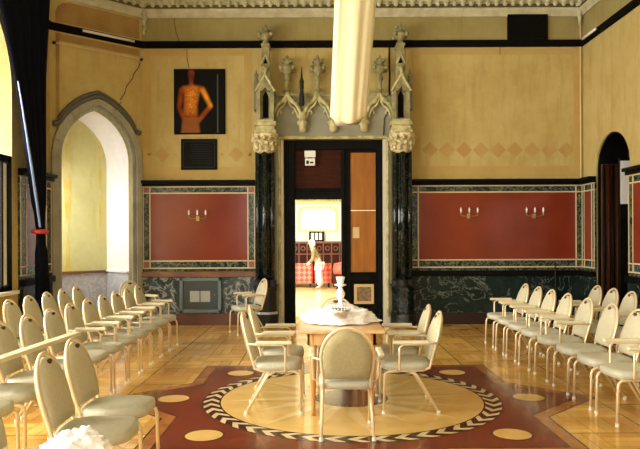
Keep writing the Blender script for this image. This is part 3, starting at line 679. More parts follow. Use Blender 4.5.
# ------------------------------------------------------------------ door frame, closed leaf, transom
bm = BM()
yF0, yF1 = 0.02, 0.24
def fbx(bm, x0, x1, z0, z1, d0, d1, mi=0): prism(bm, [(x0, z0), (x1, z0), (x1, z1), (x0, z1)], fb, d0, d1, mi)
fbx(bm, DX0, -0.47, 0, DZ, yF0, yF1); fbx(bm, 1.03, DX1, 0, DZ, yF0, yF1); fbx(bm, -0.47, 1.03, DZ-0.17, DZ, yF0, yF1)
fbx(bm, 0.37, 0.44, 0, DZ-0.17, yF0, yF1)
fbx(bm, -0.62, -0.58, 0, DZ-0.1, 0, 0.02); fbx(bm, 1.06, 1.10, 0, DZ-0.1, 0, 0.02)
fr_ = struct(lk('door_2_frame', bm, M['blackwood'], bevel=0.01))
r = bpy.data.objects.new('door_2', None); C.objects.link(r); struct(r)
bm = BM(); fbx(bm, -0.47, 0.37, 2.46, 3.17, 0.10, 0.14); struct(lk('transom_panel', bm, M['mahog'], r))
bm = BM(); fbx(bm, -0.47, 0.37, 2.27, 2.47, 0.04, 0.2); fbx(bm, -0.47, 0.37, 2.40, 2.43, 0.02, 0.06); struct(lk('transom_beam', bm, M['blackwood'], r, bevel=0.01))
r = thing('door_leaf', 'closed black door leaf with tall orange-brown wooden panel at the right of the doorway', 'door')
bm = BM()
fbx(bm, 0.44, 0.54, 0, 3.17, 0.06, 0.12); fbx(bm, 1.0, 1.03, 0, 3.17, 0.06, 0.12); fbx(bm, 0.54, 1.0, 3.12, 3.17, 0.06, 0.12)
fbx(bm, 0.54, 1.0, 0.76, 0.94, 0.06, 0.12); fbx(bm, 0.54, 1.0, 0, 0.33, 0.06, 0.12); fbx(bm, 0.54, 1.0, 0.33, 0.8, 0.09, 0.12)
tube(bm, [fb(0.52, 0.78, 0.05), fb(1.0, 0.78, 0.05)], 0.02, 6); tube(bm, [fb(0.52, 0.90, 0.05), fb(1.0, 0.90, 0.05)], 0.014, 6)
lk('stile', bm, M['blackwood'], r, bevel=0.006)
bm = BM(); fbx(bm, 0.54, 1.0, 0.94, 2.06, 0.09, 0.11); lk('long_panel', bm, M['doorwood'], r)
bm = BM(); fbx(bm, 0.54, 1.0, 2.07, 3.12, 0.085, 0.11); lk('upper_panel', bm, M['doorwood'], r)
bm = BM(); fbx(bm, 0.60, 0.96, 0.36, 0.72, 0.075, 0.09); lk('panel_moulding', bm, M['palewood'], r)
bm = BM(); fbx(bm, 0.65, 0.91, 0.41, 0.67, 0.07, 0.08); lk('lower_panel', bm, M['burr'], r)
bm = BM(); fbx(bm, 0.58, 0.70, 1.56, 1.76, 0.08, 0.09); lk('push_plate', bm, M['palewood'], r)
p = at(310, 158, YW)
bm = BM(); box(bm, p.x-0.1, p.x+0.1, YW+0.0, YW+0.03, 3.03, 3.15); box(bm, p.x-0.09, p.x+0.09, YW+0.0, YW+0.03, 2.88, 3.01); tube(bm, [(p.x-0.06, YW+0.015, 3.01), (p.x-0.06, YW+0.015, 3.04)], 0.01); tube(bm, [(p.x+0.06, YW+0.015, 3.01), (p.x+0.06, YW+0.015, 3.04)], 0.01)
s = tag(lk('door_sign', bm, M['white'], bevel=0.005), 'small white plate fixed over the dark transom of the doorway', 'sign')
bm = BM(); box(bm, p.x-0.07, p.x-0.02, YW-0.004, YW+0.01, 2.91, 2.97); box(bm, p.x, p.x+0.06, YW-0.004, YW+0.01, 2.92, 2.95); lk('sign_mark', bm, M['iron'], s)
# ------------------------------------------------------------------ far room
FX0, FX1, FY = -3.6, 3.6, 23.2
bm = BM(); box(bm, FX0, FX1, YW+1.2, FY+0.2, -0.1, 0.0); struct(lk('floor_far_room', bm, M['darkfloor']))
bm = BM(); box(bm, FX0, FX1, FY, FY+0.1, 0, 4.2); struct(lk('wall_far_back', bm, M['farwall']))
bm = BM(); box(bm, FX1, FX1+0.1, YW+0.3, FY, 0, 4.2); struct(lk('wall_far_right', bm, M['farwall']))
bm = BM(); box(bm, FX0-0.1, FX0, YW+0.3, FY, 0, 4.2); struct(lk('wall_far_left', bm, M['farwall']))
bm = BM(); box(bm, FX0, FX1, YW+0.3, FY, 3.9, 4.0); struct(lk('ceiling_far_room', bm, M['farwall']))
bm = BM(); box(bm, FX0, FX1, FY-0.12, FY, 2.72, 2.80); box(bm, FX0, FX1, FY-0.18, FY, 2.86, 2.95)
for k in range(24): box(bm, -1.6+k*0.12, -1.54+k*0.12, FY-0.15, FY, 2.78, 2.86)
struct(lk('trim_far_cornice', bm, M['yellow']))
a = at(300, 230, FY); b = at(336, 208, FY)
def rrect(x0, x1, z0, z1, r, n=5):
    p = []
    for cx, cz, a0 in ((x1-r, z1-r, 0), (x0+r, z1-r, PI/2)):
        for k in range(n+1): p.append((cx+r*math.cos(a0+PI/2*k/n), cz+r*math.sin(a0+PI/2*k/n)))
    return p+[(x0, z0), (x1, z0)]
ff = frame_fn((0, FY, 0), (1, 0, 0), (0, 1, 0))
bm = BM(); prism(bm, rrect(a.x-0.06, b.x+0.06, a.z-0.06, b.z+0.05, 0.2), ff, -0.03, 0); struct(lk('trim_far_panel_edge', bm, M['yellow']))
bm = BM(); prism(bm, rrect(a.x+0.02, b.x-0.02, a.z, b.z-0.02, 0.18), ff, -0.04, 0); struct(lk('wall_far_cream_panel', bm, M['farpanel']))
# wainscot
r = thing('wall_wainscot', 'x', 'wainscot'); del r['label']; del r['category']; struct(r); r.name = 'wall_far_wainscot'
bm = BM(); box(bm, -1.9, 1.9, FY-0.06, FY, 0, 1.40); struct(lk('wainscot_board', bm, M['mahog'], r))
bm = BM(); box(bm, -1.9, 1.9, FY-0.14, FY, 1.37, 1.44); box(bm, -1.9, 1.9, FY-0.1, FY, 0.98, 1.02)
k = 0
x = -1.6
while x < 1.4:
    box(bm, x-0.02, x+0.02, FY-0.1, FY, 0.2, 1.4)
    pts = [(x+0.14+0.07*math.cos(t*PI/6), FY-0.08, 1.2+0.07*math.sin(t*PI/6)) for t in range(12)]
    tube(bm, pts, 0.018, 5, closed=True); x += 0.28
struct(lk('wainscot_carving', bm, mat('carved_brown_wood', (0.16, 0.055, 0.03), 0.4), r))
# framed picture resting on the wainscot
a = at(309, 240.5, FY-0.15); b = at(324, 232, FY-0.15)
r = thing('framed_picture', 'small dark framed picture with three pale figures above the far sofas', 'picture')
bm = BM(); box(bm, a.x, b.x, FY-0.13, FY-0.09, 1.44, b.z+0.02); lk('frame', bm, M['black'], r)
bm = BM(); z0, z1 = 1.44+0.05, b.z-0.03; w = (b.x-a.x-0.1)
for q in range(3): box(bm, a.x+0.05+q*w/3+0.02, a.x+0.05+(q+1)*w/3-0.02, FY-0.135, FY-0.12, z0, z1)
lk('picture_print', bm, M['white'], r)
def sofa(xc, w, label, name='sofa', seats=2):
    r = thing(name, label, 'sofa', (xc, 21.2, 0), 0, 'red patterned sofas in the far room')
    bm = BM(); box(bm, -w/2, w/2, -0.08, 0.14, 0.12, 0.76); lk('backrest', bm, M['sofa'], r, bevel=0.05)
    bm = BM(); box(bm, -w/2+0.1, w/2-0.1, 0.14, 0.75, 0.12, 0.42); lk('seat', bm, M['sofa'], r, bevel=0.04)
    for s in (-1, 1):
        bm = BM(); box(bm, s*(w/2-0.05)-0.06, s*(w/2-0.05)+0.06, 0.1, 0.75, 0.12, 0.58); lk('armrest', bm, M['sofa'], r, bevel=0.04)
    for sx in (-1, 1):
        for y in (-0.02, 0.68):
            bm = BM(); box(bm, sx*(w/2-0.08)-0.03, sx*(w/2-0.08)+0.03, y-0.03, y+0.03, 0, 0.13); lk('leg', bm, M['iron'], r)
    return r
sofa(at(300, 270, 21.2).x-0.1, 1.0, 'red lozenge patterned sofa with low back, beside the frame edge of the doorway')
sofa(at(323, 270, 21.2).x, 0.52, 'narrow red patterned sofa seat in the far room, behind the person in white trousers')
r = thing('red_armchair', 'rounded plain red armchair in the far room beyond the candlestick', 'armchair', (at(338, 270, 20.6).x+0.12, 20.6, 0))
bm = BM(); lathe(bm, [(0.02, 0.45), (0.26, 0.46), (0.28, 0.6), (0.24, 0.78), (0.02, 0.82)], (0, 0, 0), 16); lk('backrest', bm, mat('plain_red', (0.55, 0.08, 0.05), 0.6), r, smooth=True)
bm = BM(); lathe(bm, [(0.26, 0.06), (0.28, 0.1), (0.28, 0.44), (0.02, 0.46)], (0, 0, 0), 16); lk('seat', bm, M['mahog'], r, smooth=True)
for k in range(4):
    bm = BM(); a = PI/4+k*PI/2; tube(bm, [(0.2*math.cos(a), 0.2*math.sin(a), 0), (0.2*math.cos(a), 0.2*math.sin(a), 0.1)], 0.025); lk('leg', bm, M['mahog'], r)
# person in the far room, stooping towards the sofa
def skin_fig(name, verts, edges, root, m, parent=None, sub=1):
    me = bpy.data.meshes.new(name); me.from_pydata([v[0] for v in verts], edges, []); me.materials.append(m)
    o = bpy.data.objects.new(name, me); C.objects.link(o)
    if parent is not None: o.parent = parent
    md = o.modifiers.new('skin', 'SKIN')
    for i, v in enumerate(verts):
        sv = me.skin_vertices[0].data[i]; rr = v[1]; sv.radius = (rr, rr) if not isinstance(rr, tuple) else rr; sv.use_root = (i == root)
    md.use_smooth_shade = True
    s = o.modifiers.new('u', 'SUBSURF'); s.levels = sub; s.render_levels = sub
    return o
pf = at(318.5, 287.5, 20.6); yp = 0
pr = thing('person', 'person with white hair, dark jacket and white trousers stooping before the red sofas', 'person', (pf.x, 20.6, 0), 0)
# local: leaning towards -x
V = [((0, 0, 0.78), 0.13), ((-0.04, 0, 0.95), 0.12), ((-0.12, 0, 1.12), 0.14), ((-0.17, 0, 1.22), 0.08), ((-0.19, 0, 1.27), 0.05), ((-0.205, 0, 1.32), 0.07), ((-0.215, 0, 1.39), 0.085), ((-0.22, 0, 1.45), 0.06),
     ((0.02, -0.09, 0.72), 0.085), ((0.0, -0.11, 0.42), 0.06), ((0.04, -0.11, 0.08), 0.042), ((-0.08, -0.12, 0.03), 0.035),
     ((0.02, 0.09, 0.72), 0.085), ((0.04, 0.11, 0.42), 0.06), ((0.10, 0.11, 0.08), 0.042), ((-0.01, 0.12, 0.03), 0.035),
     ((-0.14, -0.19, 1.13), 0.055), ((-0.16, -0.24, 0.90), 0.042), ((-0.30, -0.2, 0.76), 0.032), ((-0.36, -0.19, 0.72), 0.026),
     ((-0.14, 0.19, 1.13), 0.055), ((-0.18, 0.24, 0.90), 0.042), ((-0.32, 0.2, 0.78), 0.032), ((-0.38, 0.19, 0.74), 0.026)]
E = [(0,1),(1,2),(2,3),(3,4),(4,5),(5,6),(6,7),(0,8),(8,9),(9,10),(10,11),(0,12),(12,13),(13,14),(14,15),(2,16),(16,17),(17,18),(18,19),(2,20),(20,21),(21,22),(22,23)]
skin_fig('body', V, E, 0, M['skin'], pr)
skin_fig('trousers', [(V[0][0], 0.145), ((0.02,-0.09,0.72), 0.10), ((0,-0.11,0.42), 0.085), ((0.04,-0.11,0.10), 0.07), ((0.02,0.09,0.72), 0.10), ((0.04,0.11,0.42), 0.085), ((0.10,0.11,0.10), 0.07)], [(0,1),(1,2),(2,3),(0,4),(4,5),(5,6)], 0, M['tulle'], pr)
skin_fig('jacket', [((-0.0,0,0.84), 0.155), ((-0.05,0,0.97), 0.14), ((-0.12,0,1.13), 0.155), ((-0.165,0,1.2), 0.09), ((-0.14,-0.19,1.13), 0.068), ((-0.16,-0.24,0.92), 0.055), ((-0.27,-0.21,0.79), 0.045), ((-0.14,0.19,1.13), 0.068), ((-0.18,0.24,0.92), 0.055), ((-0.29,0.21,0.80), 0.045)], [(0,1),(1,2),(2,3),(2,4),(4,5),(5,6),(2,7),(7,8),(8,9)], 0, mat('olive_jacket', (0.16, 0.11, 0.04), 0.8, col2=(0.24, 0.2, 0.1), nscale=12), pr)
bm = BM(); blob(bm, (-0.195, 0, 1.43), (0.10, 0.10, 0.085), 12); blob(bm, (-0.15, 0, 1.38), (0.06, 0.09, 0.08), 10); lk('hair', bm, M['hair'], pr, smooth=True)
bm = BM(); blob(bm, (-0.31, 0, 1.385), (0.022, 0.014, 0.02), 6); lk('nose', bm, M['skin'], pr, smooth=True)
bm = BM(); blob(bm, (-0.285, -0.035, 1.405), 0.011, 6); blob(bm, (-0.285, 0.035, 1.405), 0.011, 6); lk('eyes', bm, M['black'], pr)
# ------------------------------------------------------------------ wall fittings
# painting: picture content as vertex colours on its flat canvas
a = at(174.6, 134.5, YW); b = at(225.3, 69.5, YW)
r = thing('figure_painting', 'tall dark painting of a glowing orange bare torso, hung above the black plaque', 'painting')
bm = BM(); w = 0.02
for x0, x1, z0, z1 in ((a.x, a.x+w, a.z, b.z), (b.x-w, b.x, a.z, b.z), (a.x, b.x, a.z, a.z+w), (a.x, b.x, b.z-w, b.z)): box(bm, x0, x1, YW-0.05, YW-0.005, z0, z1)
lk('frame', bm, M['black'], r)
nx, nz = 56, 72
me = bpy.data.meshes.new('canvas'); vv = []; cols = []; fs = []
def seg_d(px, py, x0, y0, x1, y1):
    dx, dy = x1-x0, y1-y0; t = max(0, min(1, ((px-x0)*dx+(py-y0)*dy)/(dx*dx+dy*dy))); return math.hypot(px-x0-t*dx, py-y0-t*dy), t
def sm(e0, e1, x): t = max(0, min(1, (x-e0)/(e1-e0))); return t*t*(3-2*t)
def paint(u, v):  # u 0..1 left-right, v 0..1 bottom-top; aspect
    X, Y = u*0.78, v
    c = Vector((0.006, 0.006, 0.005)); n = noise.noise(Vector((X*9, Y*9, 3)))*0.5+0.5
    body = 0
    for x0, y0, x1, y1, w0, w1 in ((0.27, 0.64, 0.25, 0.40, 0.13, 0.105), (0.15, 0.70, 0.40, 0.70, 0.05, 0.05), (0.25, 0.40, 0.25, 0.0, 0.11, 0.15), (0.11, 0.68, 0.07, 0.40, 0.04, 0.035), (0.07, 0.40, 0.20, 0.13, 0.035, 0.035), (0.44, 0.69, 0.57, 0.42, 0.045, 0.035), (0.57, 0.42, 0.34, 0.15, 0.035, 0.035), (0.265, 0.78, 0.265, 0.95, 0.028, 0.05)):
        d, t = seg_d(X, Y, x0, y0, x1, y1); wd = w0+(w1-w0)*t; body = max(body, sm(wd+0.02, wd-0.025, d))
    d, t = seg_d(X, Y, 0.27, 0.66, 0.26, 0.40); glow = max(0, 1-d/0.15)*(0.35+1.1*abs(noise.noise(Vector((X*26, Y*26, 5)))*1.6))
    d, t = seg_d(X, Y, 0.57, 0.45, 0.45, 0.66); glow = max(glow, 0.9*max(0, 1-d/0.08))
    hd = sm(0.13, 0.05, math.hypot(X-0.27, (Y-0.9)*0.9))
    col = Vector((0.30, 0.06, 0.008))*(0.5+n*0.7)+Vector((0.65, 0.30, 0.03))*glow*(0.6+0.7*n)
    if Y < 0.25: col = col*0.5+Vector((0.2, 0.09, 0.03))*0.7
    col = col*(1-hd)+Vector((0.20, 0.035, 0.02))*hd*(0.4+n)
    c = c*(1-body)+col*body
    if abs(u-0.87) < 0.012 and v < 0.92: c = c+Vector((0.10, 0.11, 0.10))
    return c
for j in range(nz+1):
    for i in range(nx+1):
        u, v = i/nx, j/nz; vv.append((a.x+w+(b.x-a.x-2*w)*u, YW-0.04, a.z+w+(b.z-a.z-2*w)*v)); cols.append(paint(u, v))
for j in range(nz):
    for i in range(nx): q = j*(nx+1)+i; fs.append((q, q+1, q+nx+2, q+nx+1))
me.from_pydata(vv, [], fs); ca_ = me.color_attributes.new('paint', 'FLOAT_COLOR', 'POINT')
for i, c in enumerate(cols): ca_.data[i].color = (c.x, c.y, c.z, 1)
pm = mat('oil_paint', (0, 0, 0), 0.6, spec=0.06); at_ = pm.node_tree.nodes.new('ShaderNodeAttribute'); at_.attribute_name = 'paint'; pm.node_tree.links.new(at_.outputs['Color'], pm.node_tree.nodes['Principled BSDF'].inputs['Base Color'])
me.materials.append(pm); o = bpy.data.objects.new('canvas', me); C.objects.link(o); o.parent = r
s_ = o.modifiers.new('s', 'SOLIDIFY'); s_.thickness = 0.03; s_.offset = 1
# plaque
a = at(181.3, 170, YW); b = at(217.3, 139, YW)
r = thing('black_plaque', 'square black wall plaque with faint engraved lines below the figure painting', 'plaque')
bm = BM(); box(bm, a.x, b.x, YW-0.03, YW-0.003, a.z, b.z); lk('board', bm, M['blackwood'], r, bevel=0.006)
bm = BM()
for x0, x1, z0, z1 in ((a.x+.04, b.x-.04, a.z+.04, a.z+.052), (a.x+.04, b.x-.04, b.z-.052, b.z-.04), (a.x+.04, a.x+.052, a.z+.04, b.z-.04), (b.x-.052, b.x-.04, a.z+.04, b.z-.04)): box(bm, x0, x1, YW-0.034, YW-0.028, z0, z1)
lk('raised_border', bm, mat('dull_green_edge', (0.014, 0.02, 0.014), 0.5, spec=0.2), r)
bm = BM(); rnd = random.Random(3)
for k in range(9):
    z = b.z-0.11-k*0.042; x = a.x+0.16+rnd.random()*0.05
    while x < b.x-0.14:
        ww = 0.02+rnd.random()*0.04; box(bm, x, x+ww, YW-0.033, YW-0.029, z, z+0.014); x += ww+0.012
lk('engraved_lines', bm, mat('faint_bronze', (0.016, 0.02, 0.014), 0.6, spec=0.1), r)
# black panel above the rail
a = at(507, 42, YW); b = at(547, 15, YW)
r = thing('blackout_board', 'matt black rectangular panel above the rail on the back wall', 'panel')
bm = BM(); box(bm, a.x, b.x, YW-0.06, YW-0.002, 5.12, b.z+0.0); lk('panel_board', bm, M['black'], r, bevel=0.01)
bm = BM()
for x0, x1, z0, z1 in ((a.x+.02, b.x-.02, 5.14, 5.16), (a.x+.02, b.x-.02, b.z-.04, b.z-.02), (a.x+.02, a.x+.04, 5.14, b.z-.02), (b.x-.04, b.x-.02, 5.14, b.z-.02)): box(bm, x0, x1, YW-0.068, YW-0.055, z0, z1)
lk('edge_strip', bm, M['blackwood'], r)
# sconces
def sconce(px, py, label, cols3, n=3):
    p = at(px, py, YW-0.08)
    r = thing('wall_sconce', label, 'wall light', (p.x, YW-0.036, p.z), 0, 'three-armed wall lights on the red panels')
    bm = BM(); box(bm, -0.03, 0.03, -0.02, 0, -0.09, 0.0); lk('back_plate', bm, M['brass'], r, bevel=0.005)
    bm = BM(); tube(bm, [(-0.15, -0.07, 0.02), (-0.15, -0.07, -0.03), (-0.1, -0.06, -0.045), (0, -0.05, -0.05), (0.1, -0.06, -0.045), (0.15, -0.07, -0.03), (0.15, -0.07, 0.02)], 0.0045, 6)
    tube(bm, [(0, 0, -0.05), (0, -0.07, -0.05), (0, -0.07, 0.02)], 0.0045, 6)
    lk('arm', bm, M['brass'], r)
    for x in (-0.15, 0, 0.15):
        bm = BM(); lathe(bm, [(0.015, 0.02), (0.015, 0.06), (0.018, 0.075), (0.01, 0.1), (0.002, 0.115)], (x, -0.07, 0), 8); lk('candle_bulb', bm, M['candle'], r, smooth=True)
M['brass'] = mat('dark_brass', (0.42, 0.28, 0.10), 0.4, metal=0.7)
sconce(197.5, 216, 'three-armed brass wall light on the smaller red panel under the black plaque', None)
sconce(469, 213.5, 'three-armed wall light on the wide red panel, the one nearer the portal', None)
sconce(534.5, 213.5, 'three-armed wall light on the wide red panel, the one nearer the room corner', None)
# fireplace-like grille in left dado
a = at(180, 312.5, YW-0.06); b = at(221.5, 278, YW-0.06)
r = thing('dado_hatch', 'square blue-grey metal hatch with pale label set in the marble dado', 'hatch')
bm = BM(); w = 0.06; z0, z1 = 0.225, 0.86
for x0, x1, q0, q1 in ((a.x, a.x+w, z0, z1), (b.x-w, b.x, z0, z1), (a.x, b.x, z0, z0+w), (a.x, b.x, z1-w, z1)): box(bm, x0, x1, YW-0.10, YW-0.051, q0, q1)
lk('frame', bm, M['steel'], r, bevel=0.008)
bm = BM(); box(bm, a.x+w, b.x-w, YW-0.075, YW-0.052, z0+w, z1-w); lk('hatch_door', bm, M['steel_d'], r)
bm = BM(); p = at(190, 302, YW-0.08); q = at(210, 291, YW-0.08)
box(bm, p.x, (p.x+q.x)/2-0.01, YW-0.08, YW-0.074, p.z, q.z); box(bm, (p.x+q.x)/2+0.01, q.x, YW-0.08, YW-0.074, p.z, q.z); lk('label_plate', bm, mat('pale_label', (0.36, 0.37, 0.33), 0.6), r)
bm = BM(); blob(bm, (b.x-0.12, YW-0.09, 0.55), 0.015, 8); lk('knob', bm, M['brass'], r)
# small brass tap-like fitting on ledge corner
# fluorescent battens on rail
def batten(fn, s0, s1, label):
    r = thing('tube_light', label, 'light fitting', (0, 0, 0), 0, 'tube lights along the picture rail')
    bm = BM(); prism(bm, [(s0, 5.03), (s1, 5.03), (s1, 5.07), (s0, 5.07)], fn, -0.08, -0.05); lk('housing', bm, M['black'], r)
    bm = BM(); tube(bm, [fn(s0+0.03, 5.085, -0.09), fn(s1-0.03, 5.085, -0.09)], 0.022, 8); lk('tube', bm, M['white'], r, smooth=True)
batten(fc, 0.50, 1.50, 'white tube light on the black rail above the bay arch')
batten(fr, 11.35, 12.0, 'white tube light on the black rail near the room corner')
# thin picture wire rod under the rail in the bay
r = thing('picture_rod', 'thin pale picture rod on dark brackets above the bay arch', 'rod')
bm = BM(); tube(bm, [fc(0.05, 4.80, -0.05), fc(CL-0.05, 4.80, -0.05)], 0.010, 6); lk('rod', bm, M['palewood'], r)
for s in (0.06, CL-0.04):
    bm = BM(); blob(bm, fc(s, 4.80, -0.04), (0.035, 0.035, 0.03), 8); lk('bracket', bm, M['iron'], r)
# corner pipe at the right corner
bm = BM(); tube(bm, [(XR-0.05, YW-0.04, 2.62), (XR-0.05, YW-0.04, 5.0)], 0.014, 6); tube(bm, [(XR-0.05, YW-0.04, 5.14), (XR-0.05, YW-0.04, 5.56)], 0.012, 6)
tag(lk('corner_pipe', bm, M['palewood']), 'thin pale pipe running up the room corner beside the arched recess', 'pipe')
bm = BM(); pw = at(555, 300, YW-0.1)
tube(bm, [(pw.x, YW-0.12, 0.0), (pw.x, YW-0.12, 1.08)], 0.012, 8); blob(bm, (pw.x, YW-0.12, 1.09), 0.022, 8)
tag(lk('dado_pipe', bm, M['iron']), 'upright grey pipe against the green marble dado behind the far chairs', 'pipe')
# ------------------------------------------------------------------ curtain
r = thing('window_curtain', 'long dark navy curtain gathered by a red tie beside the bay arch', 'curtain')
bm = BM(); NZ, NU = 40, 36
def cur_rng(z):
    # returns (y_left(near), y_right(far))
    zt = 1.68
    if z >= zt:
        t = (z-zt)/(5.95-zt); near = 9.98-1.45*t-0.5*t**4; far = 10.20+0.27*t*t+0.02*math.sin(t*9)
    else:
        t = (zt-z)/zt; near = 9.98-0.04*math.sin(t*PI/2); far = 10.20+0.2*min(1, t*1.3)
    return near, far
rows = []
for j in range(NZ+1):
    z = 0.03+(5.92)*j/NZ; n_, f_ = cur_rng(z); row = []
    amp = 0.05 if abs(z-1.68) > 0.3 else 0.03
    for i in range(NU+1):
        u = i/NU; y = n_+(f_-n_)*u; x = XL+0.24+amp*math.sin(u*PI*9+0.5*math.sin(z*0.8))
        row.append(bm.verts.new((x, y, z)))
    rows.append(row)
for j in range(NZ):
    for i in range(NU): bm.faces.new((rows[j][i], rows[j][i+1], rows[j+1][i+1], rows[j+1][i]))
lk('curtain_cloth', bm, M['navy'], r, smooth=True, solid=0.008)
bm = BM(); rows = []
for j in range(NZ+1):
    z = 1.74+(2.0)*j/NZ; n_, f_ = cur_rng(z); t = j/NZ; wd = 0.10*math.sin(PI*min(1, t*0.8+0.06))**0.8*(1-t)+0.012
    rows.append([bm.verts.new((XL+0.24+0.05+0.02*math.sin(k), n_-0.02+wd*(k/3), z)) for k in range(4)])
for j in range(NZ):
    for i in range(3): bm.faces.new((rows[j][i], rows[j][i+1], rows[j+1][i+1], rows[j+1][i]))
lk('lining_edge', bm, M['lining'], r, smooth=True, solid=0.006)
bm = BM(); tube(bm, [(XL+0.24+0.085*math.cos(t*PI/8), 10.09+0.125*math.sin(t*PI/8), 1.68) for t in range(16)], 0.035, 8, closed=True); lk('tie', bm, M['redtie'], r, smooth=True)
# ------------------------------------------------------------------ hanging cloth
r = thing('hanging_cloth', 'long ivory cloth drape hanging from above in front of the portal', 'drape')
YH = 6.4; bm = BM(); NZ, NU = 60, 64; rows = []
for j in range(NZ+1):
    t = j/NZ
    zb_l = at(331, 118, YH).z; top = ZC-0.02
    row = []
    for i in range(NU):
        a = 2*PI*i/NU
        # pixel edges at bottom: 330..367; y=0: 335..376
        z = zb_l+(top-zb_l)*t
        py = 237-(z-HC)*F/YH
        f = max(0, min(1.6, (118-py)/118)); xl = 330.5+4.5*f; xr = 366.5+9.5*f
        cx = at((xl+xr)/2, py, YH).x; hw = (xr-xl)/2*YH/F
        fold = 1+0.35*noise.noise(Vector((math.cos(a)*2.6, math.sin(a)*2.6, z*0.45)))
        x = cx+hw*math.cos(a)*(1+0.03*math.sin(a*9)); y = YH+0.12*math.sin(a)*fold+0.012*noise.noise(Vector((math.cos(a)*7, math.sin(a)*7, z*0.5)))
        zz = z+(1-t)**8*(0.05+0.085*(math.cos(a)-0.1)**2-0.05*(1-math.cos(a))*0.5+0.012*math.sin(a*5))-(1-t)**8*0.09
        row.append(bm.verts.new((x, y, zz)))
    rows.append(row)
for j in range(NZ):
    for i in range(NU): bm.faces.new((rows[j][i], rows[j][(i+1) % NU], rows[j+1][(i+1) % NU], rows[j+1][i]))
bm.faces.new(rows[0])
lk('drape_cloth', bm, M['silk'], r, smooth=True)
bm = BM(); c = at(350, 100, YH); lathe(bm, [(0.02, 5.95), (0.16, 6.0), (0.18, 6.09)], (c.x+0.05, YH, 0), 16); lk('ceiling_rose', bm, M['brass'], r, smooth=True)
